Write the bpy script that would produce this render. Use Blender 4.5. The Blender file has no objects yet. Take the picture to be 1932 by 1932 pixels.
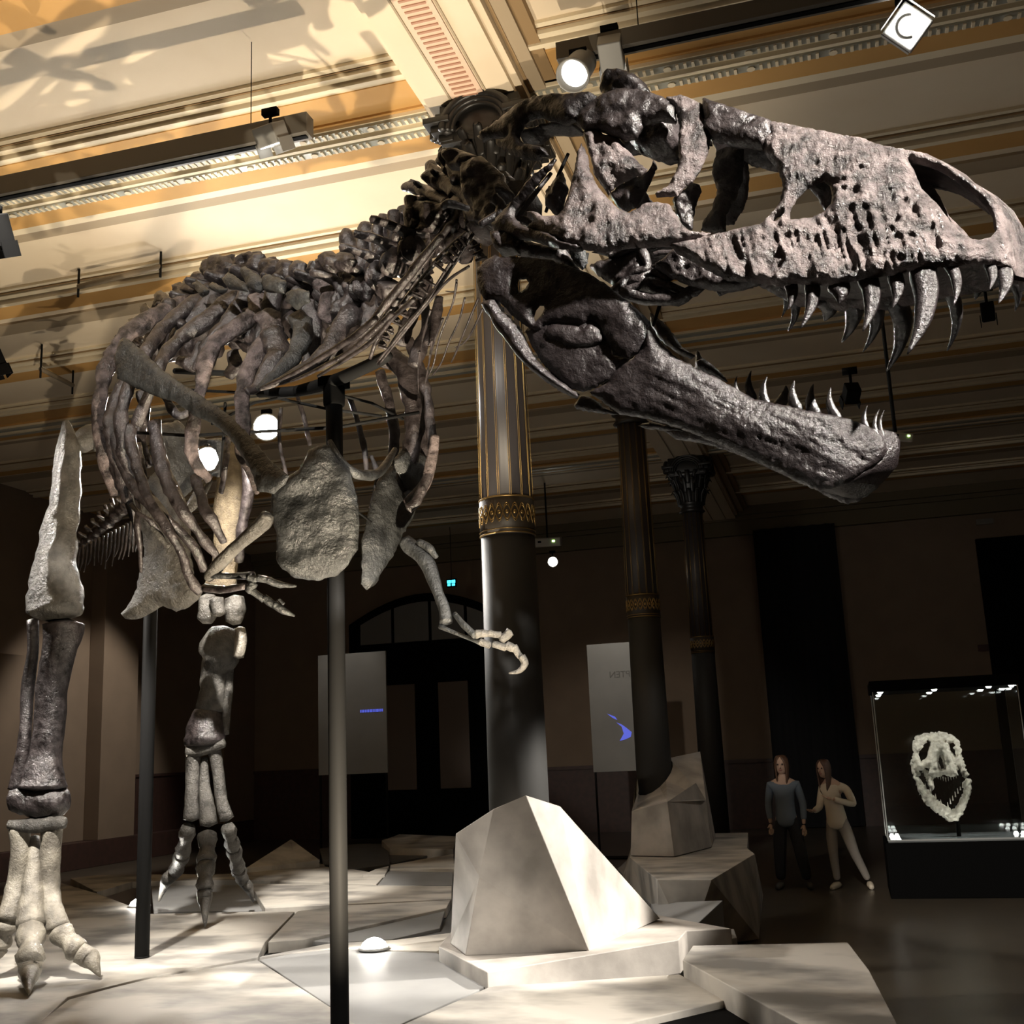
import bpy, bmesh, math, random
import numpy as np
from mathutils import Vector, Matrix, geometry
random.seed(7); RNG=np.random.RandomState(11)
SC=bpy.context.scene; COL=SC.collection
# ---------------------------------------------------------------- camera
FPX=2141.; TH=math.radians(12.1); RO=math.atan(426/9966); AL=math.radians(15.8); CH=1.8
RT=np.array([math.cos(AL),math.sin(AL),0]); FW=np.array([-math.sin(AL),math.cos(AL),0]); UPV=np.array([0,0,1.]); CAM=np.array([0,0,CH])
def ray(x,y):
    dx=x-966; dy=966-y
    u=dx*math.cos(RO)+dy*math.sin(RO); v=-dx*math.sin(RO)+dy*math.cos(RO)
    return RT*u+FW*(FPX*math.cos(TH)-v*math.sin(TH))+UPV*(FPX*math.sin(TH)+v*math.cos(TH))
def at(x,y,d): r=ray(x,y); return CAM+r*(d/np.dot(r,FW))
def onz(x,y,z): r=ray(x,y); return CAM+r*((z-CH)/r[2])
def onY(x,y,Y): r=ray(x,y); return CAM+r*(Y/r[1])
def onX(x,y,X): r=ray(x,y); return CAM+r*(X/r[0])
cam=bpy.data.cameras.new('camera'); co=bpy.data.objects.new('camera',cam); COL.objects.link(co)
cam.sensor_fit='HORIZONTAL'; cam.sensor_width=36; cam.lens=36*FPX/1932; cam.clip_start=.05; cam.clip_end=200
zc=-(FW*math.cos(TH)+UPV*math.sin(TH)); v0=-FW*math.sin(TH)+UPV*math.cos(TH)
yc=v0*math.cos(RO)+RT*math.sin(RO); xc=np.cross(yc,zc)
m=Matrix.Identity(4)
for i in range(3):
    m[i][0]=xc[i]; m[i][1]=yc[i]; m[i][2]=zc[i]; m[i][3]=CAM[i]
co.matrix_world=m; SC.camera=co
# ---------------------------------------------------------------- world, exposure
SC.view_settings.view_transform='Standard'; SC.view_settings.look='None'; SC.view_settings.exposure=0.0; SC.view_settings.gamma=1; SC.view_settings.use_curve_mapping=False
W=bpy.data.worlds.new('world'); SC.world=W; W.use_nodes=True
W.node_tree.nodes['Background'].inputs[0].default_value=(.9,.75,.6,1); W.node_tree.nodes['Background'].inputs[1].default_value=.0012
WARM=(1,.84,.62); NEUT=(1,.93,.84)
def spot(loc,to,power,ang,col=NEUT,rad=.08,blend=.3,name='spot_light'):
    l=bpy.data.lights.new(name,'SPOT'); l.energy=power; l.spot_size=math.radians(ang); l.spot_blend=blend; l.color=col; l.shadow_soft_size=rad
    o=bpy.data.objects.new(name,l); COL.objects.link(o); o.location=loc
    o.rotation_euler=(Vector(to)-Vector(loc)).to_track_quat('-Z','Y').to_euler(); return o
LAMPS=[]
# uplights on the platform and floor (their housings are built further down at the same spots)
UPL=[((-3.64,8.48,.5),(-4.4,8.2,7.2),760),((-7.4,11.0,.5),(-6.8,9.0,7.2),220),((-.95,3.4,.1),(-5.2,7.3,7.2),2400)]
for (p,t,w),an in zip(UPL,(80,90,62)):
    spot((p[0],p[1],p[2]+.02),t,w,an,WARM,.02,.7)
# spots at ceiling height, most without housings; the wall ones are added fill
CSP=[((3.4,.9,6.2),(.75,2.9,3.6),7600,28),      # key on the skull from the right
 ((-.6,-1.6,6.3),(.05,3.4,4.35),6500,13),         # on the cheek of the skull
 ((-2.4,-1.2,6.4),(-2.9,5.7,4.5),2600,24),      # fill on chest and neck
 ((-9.2,6.6,6.2),(-5.6,7.4,3.0),2200,32),      # rim on the near leg from the left
 ((-4.4,4.6,6.2),(-6.1,8.3,.4),4200,25),      # pool of light on the near foot
 ((4.2,9.2,5.6),(-1.8,8.1,1.0),9500,16),        # right facet of the big rock
 ((.9,7.6,6.4),(-1.6,6.2,.4),240,44),
 ((-4.2,7.0,6.3),(-6.2,11.4,1.2),5000,24),      # far foot
 ((-7.0,13.0,6.2),(-4.6,8.0,3.0),1300,40),      # from behind the hips
 ((-2.6,12.0,6.3),(-4.6,12.6,.4),420,44),      # rear slabs
 ((.4,11.0,6.4),(-1.9,13.8,.9),150,30),        # second column rock
 ((-10.5,19,6.2),(-14.6,19.5,2.0),650,60),     # added fill on the left wall, no fixture
 ((-3.0,16.5,6.0),(-2.0,26.4,2.2),40,80),((-9.5,16.5,6.0),(-10,26.4,2.2),35,80),((2.5,17,6.0),(3.0,26.4,3.0),45,70)]  # added fill spots for the back wall, no fixtures
for p,t,w,a in CSP: spot(p,t,w,a,NEUT,.1,.5)

# ---------------------------------------------------------------- materials
MATS={}
def mat(name,col,rough=.6,metal=0,col2=None,scale=3.,contrast=(.35,.65),bump=0,bscale=20.,emit=None,estr=0,spec=.5,detail=4,stretch=None,trans=0,coat=0,rng=None):
    if name in MATS: return MATS[name]
    m=bpy.data.materials.new(name); m.use_nodes=True; nt=m.node_tree; N=nt.nodes; L=nt.links
    b=N['Principled BSDF']; b.inputs['Base Color'].default_value=(*col,1); b.inputs['Roughness'].default_value=rough; b.inputs['Metallic'].default_value=metal
    b.inputs['Specular IOR Level'].default_value=spec
    if trans: b.inputs['Transmission Weight'].default_value=trans; b.inputs['IOR'].default_value=1.45
    if coat: b.inputs['Coat Weight'].default_value=coat; b.inputs['Coat Roughness'].default_value=.15
    if emit: b.inputs['Emission Color'].default_value=(*emit,1); b.inputs['Emission Strength'].default_value=estr
    g=N.new('ShaderNodeNewGeometry'); src=g.outputs['Position']
    if stretch:
        mp=N.new('ShaderNodeMapping'); mp.inputs['Scale'].default_value=stretch; L.new(src,mp.inputs['Vector']); src=mp.outputs[0]
    if col2:
        n=N.new('ShaderNodeTexNoise'); n.inputs['Scale'].default_value=scale; n.inputs['Detail'].default_value=detail; L.new(src,n.inputs['Vector'])
        r=N.new('ShaderNodeValToRGB'); r.color_ramp.elements[0].position=contrast[0]; r.color_ramp.elements[1].position=contrast[1]
        r.color_ramp.elements[0].color=(*col,1); r.color_ramp.elements[1].color=(*col2,1)
        L.new(n.outputs[0],r.inputs[0]); L.new(r.outputs[0],b.inputs['Base Color'])
        if rng:
            mr=N.new('ShaderNodeMapRange'); mr.inputs['To Min'].default_value=rng[0]; mr.inputs['To Max'].default_value=rng[1]; L.new(n.outputs[0],mr.inputs[0]); L.new(mr.outputs[0],b.inputs['Roughness'])
    if bump:
        n2=N.new('ShaderNodeTexNoise'); n2.inputs['Scale'].default_value=bscale; n2.inputs['Detail'].default_value=6; n2.inputs['Roughness'].default_value=.65; L.new(src,n2.inputs['Vector'])
        bu=N.new('ShaderNodeBump'); bu.inputs['Strength'].default_value=bump; bu.inputs['Distance'].default_value=.02; L.new(n2.outputs[0],bu.inputs['Height']); L.new(bu.outputs[0],b.inputs['Normal'])
        if coat: L.new(bu.outputs[0],b.inputs['Coat Normal'])
    MATS[name]=m; return m
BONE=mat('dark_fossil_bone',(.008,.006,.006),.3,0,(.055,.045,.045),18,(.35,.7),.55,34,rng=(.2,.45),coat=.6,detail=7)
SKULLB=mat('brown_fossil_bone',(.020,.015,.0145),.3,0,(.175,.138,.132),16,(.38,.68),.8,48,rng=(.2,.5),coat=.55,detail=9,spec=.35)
JAWB=mat('dark_polished_bone',(.009,.0065,.007),.3,0,(.028,.022,.0225),18,(.3,.72),.5,60,rng=(.25,.5),coat=.7,detail=8,spec=.25)
TOOTH=mat('black_tooth_enamel',(.012,.011,.011),.2,0,(.05,.045,.045),16,(.4,.7),.3,60,coat=.6)
LITB=mat('pale_lit_fossil_bone',(.16,.145,.12),.35,0,(.36,.33,.27),9,(.35,.65),.6,40,coat=.2)  # paler bone: strong light on the near foot put into the colour
LEGB=mat('grey_fossil_bone',(.03,.028,.025),.33,0,(.11,.103,.09),12,(.3,.72),.9,38,rng=(.22,.55),coat=.25,detail=7)
YELB=mat('yellow_brown_cast_bone',(.06,.043,.022),.55,0,(.13,.10,.058),14,(.35,.65),.8,60)
SLATE=mat('slate_grey_bone',(.015,.016,.016),.33,0,(.046,.048,.048),12,(.35,.7),.8,35,coat=.35)
STEEL=mat('dark_painted_steel',(.012,.012,.012),.6,0,spec=.06,bump=.05)
CREAM=mat('cream_ceiling_paint',(.74,.62,.46),.85,0,(.78,.67,.51),1.5,(.3,.7))
CREAM2=mat('pale_cream_moulding_paint',(.78,.68,.5),.7)
LINE=mat('brown_moulding_line_paint',(.30,.2,.1),.8)
OCHRE=mat('ochre_beam_paint',(.55,.31,.10),.8,0,(.6,.35,.12),2,(.3,.7))
SHADE_STEP=mat('grey_beige_shadow_and_step_paint',(.40,.32,.22),.85)  # colour of the track shadows on the ceiling, and of the girder step
PINK=mat('dusty_pink_grille_slot',(.45,.25,.17),.8)
GREYM=mat('silver_grey_ornament',(.38,.38,.33),.5,.2)
WALLM=mat('brown_grey_wall_paint',(.2,.145,.1),.9,0,(.22,.16,.11),2)
WAIN=mat('dark_wainscot_stone',(.05,.028,.022),.5,0,(.07,.035,.028),9)
FRIEZE=mat('dark_olive_cornice_paint',(.16,.13,.08),.9)
BLACK=mat('black_lacquer',(.003,.003,.003),.8,spec=.05)
FLOORM=mat('dark_polished_floor',(.07,.06,.045),.28,0,(.09,.075,.055),3,(.3,.7))
STONE=mat('smoky_plaster_stone',(.2,.19,.175),.6,0,(.48,.45,.4),1.5,(.36,.58),.05,30,detail=4,stretch=(1,1.5,1))
STONE2=mat('mottled_grey_stone',(.24,.222,.2),.6,0,(.47,.435,.395),2.6,(.32,.66),.05,30,detail=6)
GREYS=mat('flat_grey_slab',(.19,.19,.188),.55,0,(.22,.22,.215),3)
DGREYS=mat('dark_grey_slab',(.09,.09,.092),.5,0,(.11,.11,.11),3)
COLM=mat('polished_dark_column_paint',(.03,.026,.026),.42,.0)
COLG=mat('matte_grey_column_sleeve',(.03,.03,.029),.6,spec=.3)
GOLD=mat('gilded_line',(.34,.23,.09),.35,.9)
IRON=mat('black_cast_iron',(.012,.011,.01),.4,0)
LAMPG=mat('grey_lamp_housing',(.28,.28,.27),.45,.1)
TRACKM=mat('dark_grey_track_housing',(.11,.1,.085),.5)
GLOW=mat('glowing_lamp_face',(1,1,1),.5,emit=(1,.94,.85),estr=40)
GLOWS=mat('lamp_reflector_glow',(1,1,1),.5,emit=(1,.95,.88),estr=5)
# ---------------------------------------------------------------- mesh helpers
def hnoise(P,freq,seed=0):
    q=np.asarray(P,float)*freq+seed*17.31; i=np.floor(q).astype(np.int64); fr=q-i; fr=fr*fr*(3-2*fr); out=0
    for a in (0,1):
        for b in (0,1):
            for c in (0,1):
                h=((i[:,0]+a)*73856093)^((i[:,1]+b)*19349663)^((i[:,2]+c)*83492791)
                h=(h*2654435761)&0xFFFFFFFF; h=((h>>13)^h)*1274126177&0xFFFFFFFF; val=(h&0xFFFF)/65535.*2-1
                w=(fr[:,0] if a else 1-fr[:,0])*(fr[:,1] if b else 1-fr[:,1])*(fr[:,2] if c else 1-fr[:,2]); out=out+val*w
    return out
def fbm(P,f,o=3): return sum(hnoise(P,f*2**k,k+1)*.55**k for k in range(o))
class MB:
    def __init__(s): s.V=[]; s.F=[]; s.M=[]; s.n=0
    def add(s,V,F,mi=0):
        V=np.asarray(V,float).reshape(-1,3); s.V.append(V); s.F+= [tuple(i+s.n for i in f) for f in F]; s.M+=[mi]*len(F); s.n+=len(V); return s
    def box(s,c,d,rz=0,mi=0,M=None):
        c=np.array(c,float); h=np.array(d,float)/2
        P=np.array([[sx,sy,sz] for sx in(-1,1) for sy in(-1,1) for sz in(-1,1)],float)*h
        if M is not None: P=P@np.array(M).T
        elif rz: P=np.stack([P[:,0]*math.cos(rz)-P[:,1]*math.sin(rz),P[:,0]*math.sin(rz)+P[:,1]*math.cos(rz),P[:,2]],1)
        return s.add(P+c,[(0,1,3,2),(4,6,7,5),(0,4,5,1),(2,3,7,6),(0,2,6,4),(1,5,7,3)],mi)
    def bb(s,a,b,mi=0):
        a=np.array(a,float); b=np.array(b,float); return s.box((a+b)/2,abs(b-a),mi=mi)
    def tube(s,pts,rad,n=12,nz=0,nf=14,sub=4,mi=0,flat=None,flatdir=None,cap=True):
        P=np.array(pts,float); r=np.array(rad,float) if np.ndim(rad) else np.full(len(P),float(rad))
        if len(P)>1 and sub>1 and len(P)>2 or (nz and sub>1): P,r=catmull(P,r,sub)
        T=np.gradient(P,axis=0); T/=np.linalg.norm(T,axis=1)[:,None]+1e-9
        a=np.array([0,0,1.]) if abs(T[0][2])<.9 else np.array([1.,0,0])
        if flatdir is not None: a=np.array(flatdir,float)
        rings=[]; fl=1 if flat is None else flat
        x=None
        for k in range(len(P)):
            if x is None or flatdir is not None: x=a-T[k]*np.dot(a,T[k])
            else: x=x-T[k]*np.dot(x,T[k])
            x=x/(np.linalg.norm(x)+1e-9); y=np.cross(T[k],x)
            an=np.linspace(0,2*math.pi,n,endpoint=False)
            rings.append(P[k]+r[k]*(np.cos(an)[:,None]*x*fl+np.sin(an)[:,None]*y))
        V=np.concatenate(rings)
        if nz:
            C0=np.repeat(P,n,axis=0); rr=np.repeat(r,n); D=V-C0
            V=C0+D*(1+nz*fbm(V,nf,3))[:,None]
        F=[]
        for k in range(len(P)-1):
            for j in range(n): F.append((k*n+j,k*n+(j+1)%n,(k+1)*n+(j+1)%n,(k+1)*n+j))
        if cap:
            m0=len(V); V=np.concatenate([V,[P[0]-T[0]*r[0]*.35],[P[-1]+T[-1]*r[-1]*.35]])
            for j in range(n): F.append((m0,(j+1)%n,j)); F.append((m0+1,(len(P)-1)*n+j,(len(P)-1)*n+(j+1)%n))
        return s.add(V,F,mi)
    def lathe(s,c,prof,n=32,mi=0,ax=None,squash=(1,1),amp=None):
        c=np.array(c,float); an=np.linspace(0,2*math.pi,n,endpoint=False); V=[]
        A=np.eye(3) if ax is None else frame(ax)
        for (r,z) in prof:
            for q in an:
                rr=r*(1+(amp(q,z) if amp else 0)); V.append(c+A@np.array([rr*math.cos(q)*squash[0],rr*math.sin(q)*squash[1],z]))
        F=[(k*n+j,k*n+(j+1)%n,(k+1)*n+(j+1)%n,(k+1)*n+j) for k in range(len(prof)-1) for j in range(n)]
        F.append(tuple(range(n))[::-1]); F.append(tuple((len(prof)-1)*n+j for j in range(n)))
        return s.add(V,F,mi)
    def prism(s,top,bot,mi=0):
        n=len(top); V=list(top)+list(bot)
        F=[tuple(range(n)),tuple(range(2*n-1,n-1,-1))]+[(j,j+n,(j+1)%n+n,(j+1)%n) for j in range(n)]
        return s.add(V,F,mi)
    def build(s,name,mats,parent=None,smooth=True,bevel=0,label=None,bev_seg=2,sub=0,angle=None):
        V=np.concatenate(s.V)
        if parent is None:
            lo,hi=V.min(0),V.max(0); org=np.array([(lo[0]+hi[0])/2,(lo[1]+hi[1])/2,lo[2]]); base=org
        else: base=np.array(parent['_w'].to_list()) if '_w' in parent.keys() else np.array([0,0,0.]); org=base
        me=bpy.data.meshes.new(name); me.from_pydata((V-org).tolist(),[],s.F)
        if not isinstance(mats,(list,tuple)): mats=[mats]
        for mm in mats: me.materials.append(mm)
        if len(mats)>1: me.polygons.foreach_set('material_index',s.M)
        if smooth: me.polygons.foreach_set('use_smooth',[True]*len(me.polygons))
        bm=bmesh.new(); bm.from_mesh(me); bmesh.ops.recalc_face_normals(bm,faces=bm.faces); bm.to_mesh(me); bm.free()
        me.update(); o=bpy.data.objects.new(name,me); COL.objects.link(o)
        if parent is None: o.location=org
        else: o.parent=parent
        o['_w']=[float(q) for q in base]
        ALL.append(o)
        if bevel:
            b=o.modifiers.new('b','BEVEL'); b.width=bevel; b.segments=bev_seg; b.limit_method='ANGLE'; b.angle_limit=math.radians(40)
        if label: o['label']=label
        return o
ALL=[]
def frame(z):
    z=np.array(z,float); z/=np.linalg.norm(z); a=np.array([0,0,1.]) if abs(z[2])<.9 else np.array([1.,0,0])
    x=np.cross(a,z); x/=np.linalg.norm(x); y=np.cross(z,x); return np.stack([x,y,z],1)
def catmull(P,r,sub):
    Q=[];q=[]; n=len(P); E=lambda A,i:A[min(max(i,0),n-1)]
    if n==2:
        for t in np.linspace(0,1,sub*2+1): Q.append(P[0]*(1-t)+P[1]*t); q.append(r[0]*(1-t)+r[1]*t)
        return np.array(Q),np.array(q)
    for i in range(n-1):
        for k in range(sub):
            t=k/sub; a,b,c,d=E(P,i-1),E(P,i),E(P,i+1),E(P,i+2)
            Q.append(.5*((2*b)+(-a+c)*t+(2*a-5*b+4*c-d)*t*t+(-a+3*b-3*c+d)*t**3)); q.append(E(r,i)*(1-t)+E(r,i+1)*t)
    Q.append(P[-1]); q.append(r[-1]); return np.array(Q),np.array(q)
def empty(name,loc,label,cat,group=None):
    o=bpy.data.objects.new(name,None); COL.objects.link(o); o.location=loc; o['_w']=[float(q) for q in loc]; o.empty_display_size=.1
    ALL.append(o); return tag(o,label,cat,group)
def tag(o,label,cat,group=None):
    o['label']=label; o['category']=cat
    if group: o['group']=group
    return o
def struct(o): o['kind']='structure'; return o
def track_lamp(c,to,r,L,name='track_spotlight',kind='can'): pass

# ================================================================ ROOM
HZ=7.2; WY=26.4; XL=-14.5; XR=6.0; Y0=-4.5
fl=struct(MB().bb((XL-1,Y0,-.1),(XR,WY+.3,0)).build('floor',FLOORM,smooth=False))
wb=MB()   # back wall with its openings left as recessed dark pieces
wb.bb((XL-1,WY,0),(XR,WY+.3,HZ+.3))
struct(wb.build('wall_back',WALLM,smooth=False))
struct(MB().bb((XR,Y0,0),(XR+.3,WY+.3,HZ+.3)).build('wall_right',WALLM,smooth=False))
struct(MB().bb((XL-1,Y0-.3,0),(XR+.3,Y0,HZ+.3)).build('wall_front',WALLM,smooth=False))
struct(MB().bb((XL-1.3,Y0,0),(XL-1,WY+.3,HZ+.3)).build('wall_left',WALLM,smooth=False))
# left side: plinth and upper wall slabs standing on it
struct(MB().bb((XL-1,Y0,0),(XL,WY,.5)).build('baseboard_left',WAIN,smooth=False,bevel=.01))
m=MB(); m.bb((XL-1,Y0,.5),(XL-.35,WY,HZ)); m.bb((XL-.35,20.1,.5),(XL,21.3,HZ)); m.bb((XL-.35,24.9,.5),(XL-.02,WY,HZ)); m.bb((XL-.35,17.2,.5),(XL-.1,19.0,4.0))
struct(m.build('trim_1',WALLM,smooth=False,bevel=.01))
m=MB(); m.bb((XL-.36,21.3,.5),(XL-.28,24.9,1.68)); m.bb((XL-.36,12,.5),(XL-.28,17.1,1.68)); m.bb((XL-.4,21.3,1.68),(XL-.25,24.9,1.74)); m.bb((XL-.4,12,1.68),(XL-.25,17.1,1.74))
struct(m.build('trim_2',WAIN,smooth=False))
# back wall wainscot, with rail
m=MB(); m.bb((XL,WY-.05,0),(-11.6,WY,1.6)); m.bb((-7.6,WY-.05,0),(XR,WY,1.42)); m.bb((-7.6,WY-.09,1.42),(XR,WY,1.5)); m.bb((XL,WY-.09,1.6),(-11.6,WY,1.68))
struct(m.build('baseboard_back',WAIN,smooth=False))
# frieze and cornice along the back wall
m=MB(); m.bb((XL,WY-.12,6.62),(XR,WY,7.0)); m.bb((XL,WY-.3,7.0),(XR,WY,7.2)); m.bb((XL,WY-.2,6.9),(XR,WY,7.0)); m.bb((XL,WY-.16,6.56),(XR,WY,6.62))
struct(m.build('trim_3',FRIEZE,smooth=False))
# arched fanlight and double door
cx=-9.7; m=MB(); m.bb((-11.75,WY-.3,0),(-7.7,WY,4.55))
arc=[]; n=16; zb=4.55
for i in range(n+1):
    t=i/n; x=-11.75+4.05*t; z=zb+1.25*math.sin(math.pi*(.16+.68*t))**1.0-.3*0; arc.append((x,z))
top=[np.array([x,WY-.3,z]) for x,z in arc]+[np.array([-7.7,WY-.3,zb]),np.array([-11.75,WY-.3,zb])]
m.prism(top,[p+np.array([0,.3,0]) for p in top]); d1=struct(m.build('door_1',BLACK,smooth=False)); 
PANEL=mat('dim_brown_door_glass',(.15,.115,.09),.55)
for x0,x1 in ((-10.78,-10.02),(-9.42,-8.66)):
    MB().bb((x0,WY-.34,1.1),(x1,WY-.31,3.6)).build('door_panel',PANEL,d1,False,bevel=.01)
FAN=mat('dim_grey_window_glass',(.2,.2,.19),.5)
w1=struct(MB().bb((-11.5,WY-.33,4.5),(-7.9,WY-.3,4.62)).build('window_1',BLACK,smooth=False))
for a,b in ((-11.42,-10.6),(-10.52,-9.62),(-9.54,-8.7),(-8.62,-7.95)):
    pts=[np.array([a,WY-.34,4.63])]
    for i in range(7):
        x=a+(b-a)*i/6; t=(x+11.75)/4.05; pts.append(np.array([x,WY-.34,4.50+1.25*math.sin(math.pi*(.16+.68*t))-.16]))
    pts.append(np.array([b,WY-.34,4.63])); MB().prism(pts,[p+np.array([0,.03,0]) for p in pts]).build('window_pane',FAN,w1,False)
# tall black curtain on back wall, right doorway edge
d2=struct(MB().bb((3.05,WY-.12,0),(4.2,WY,6.0)).build('door_2',BLACK,smooth=False,bevel=.01))
m=MB(); yy=WY-.25
xs=np.linspace(-1.68,.13,46); fr=[]; bk=[]
for i,x in enumerate(xs):
    o=.035*math.sin(i*.9); fr.append((x,yy+o)); bk.append((x,yy+o+.02))
V=[];F=[]
for (x,y) in fr+bk: V+= [(x,y,.02),(x,y,6.62)]
k=len(xs)
for i in range(k-1): F.append((2*i,2*i+1,2*i+3,2*i+2)); F.append((2*(k+i),2*(k+i)+2,2*(k+i)+3,2*(k+i)+1))
m.add(V,F); tag(m.build('curtain',mat('black_velvet',(.004,.004,.005),.95)),'tall black curtain hanging on the back wall behind the two visitors','curtain')
# ---- ceiling: panels, beams across (X), girder along the columns (Y)
struct(MB().bb((XL-1,Y0,HZ),(XR,WY,HZ+.2)).build('ceiling',CREAM,smooth=False))
def beam(Y,main,idx):
    xa,xb=XL-.3,XR; m=MB(); MM=[CREAM2,OCHRE,LINE,GREYM]
    if main:
        m.bb((xa,Y-.62,HZ-.05),(xb,Y+.62,HZ)); m.bb((xa,Y-.56,HZ-.06),(xb,Y-.2,HZ-.05),1); m.bb((xa,Y+.2,HZ-.06),(xb,Y+.5,HZ-.05),1)
        for q,w,h in ((-.84,.05,.03),(-.76,.06,.07),(-.68,.05,.1)): m.bb((xa,Y+q-w/2,HZ-h),(xb,Y+q+w/2,HZ))
        for q in (-.80,-.71,-.64): m.bb((xa,Y+q-.008,HZ-.035),(xb,Y+q+.008,HZ),2)
        m.bb((xa,Y-.17,HZ-.11),(xb,Y+.17,HZ-.04)); m.bb((xa,Y-.2,HZ-.08),(xb,Y+.2,HZ-.04),1)
        m.bb((xa,Y-.155,HZ-.135),(xb,Y-.07,HZ-.11),3); m.bb((xa,Y+.07,HZ-.135),(xb,Y+.155,HZ-.11),3)
        m.bb((xa,Y-.02,HZ-.15),(xb,Y+.02,HZ-.11),0)
    else:
        m.bb((xa,Y-.16,HZ-.06),(xb,Y+.16,HZ),1)
        for q,w,h in ((-.46,.05,.03),(-.36,.08,.06),(-.25,.07,.1)): m.bb((xa,Y+q-w/2,HZ-h),(xb,Y+q+w/2,HZ))
        for q in (-.42,-.305,-.205): m.bb((xa,Y+q-.008,HZ-.045),(xb,Y+q+.008,HZ),2)
        m.bb((xa,Y+.16,HZ-.025),(xb,Y+.2,HZ))
    struct(m.build('trim_%d'%(10+idx),MM,smooth=False))
k=0
for c in range(-1,3):
    Yc=8.25+6.05*c
    for j,main in ((0,True),(1,False),(2,False)):
        Y=Yc+(0,2.2,4.1 if c>=0 else 3.78)[j]
        if Y<WY-1 : beam(Y,main,k); k+=1
# ornamental bead rows on the near main beam (rosettes and bars)
m=MB()
for side in (-.1125,.1125):
    x=-13.5; i=0
    while x<5.8:
        if i%9==8: m.lathe((x+.05,8.25+side,HZ-.147),[(.034,0),(.028,.013)],8)
        else: m.box((x+.03,8.25+side,HZ-.14),(.024,.07,.012))
        x+=.1 if i%9 in(7,8) else .062; i+=1
struct(m.build('trim_30',CREAM2,smooth=False))
# long grey strips between beams: line shadows of the tracks, put in as colour
m=MB()
for c in range(-1,3):
    for j in range(3):
        Y=8.25+6.05*c+(0,2.2,4.1 if c>=0 else 3.78)[j]+(.72,.52,.28)[j]
        if Y<WY-.5 and not(j==2 and c==0): m.bb((XL-.3,Y-(.1 if j!=1 else .14),HZ-.03),(XR,Y+(.08 if j!=1 else .14),HZ))
struct(m.build('trim_31',SHADE_STEP,smooth=False))
# longitudinal girders over the column rows
def girder(X,idx):
    m=MB(); ya,yb=Y0,WY-.2
    m.bb((X-.36,ya,HZ-.255),(X+.36,yb,HZ)); m.bb((X-.42,ya,HZ-.2),(X+.42,yb,HZ)); 
    m.bb((X+.42,ya,HZ-.12),(X+.56,yb,HZ),2); m.bb((X+.56,ya,HZ-.08),(X+.66,yb,HZ),1)
    m.bb((X+.425,ya,HZ-.13),(X+.45,yb,HZ-.1),1)
    for q in (-.15,.15): m.bb((X+q-.008,ya,HZ-.268),(X+q+.008,yb,HZ-.26),2)
    struct(m.build('trim_%d'%idx,[CREAM,LINE,SHADE_STEP],smooth=False))
girder(-2.41,32)
m=MB(); y=Y0+.2
m.bb((-2.54,Y0,HZ-.272),(-2.28,7.95,HZ-.262),1)
while y<7.9:
    m.bb((-2.50,y,HZ-.28),(-2.32,y+.02,HZ-.272),0); y+=.062
struct(m.build('trim_33',[PINK,mat('pale_pink_grille_panel',(.75,.55,.42),.8)],smooth=False))
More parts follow.
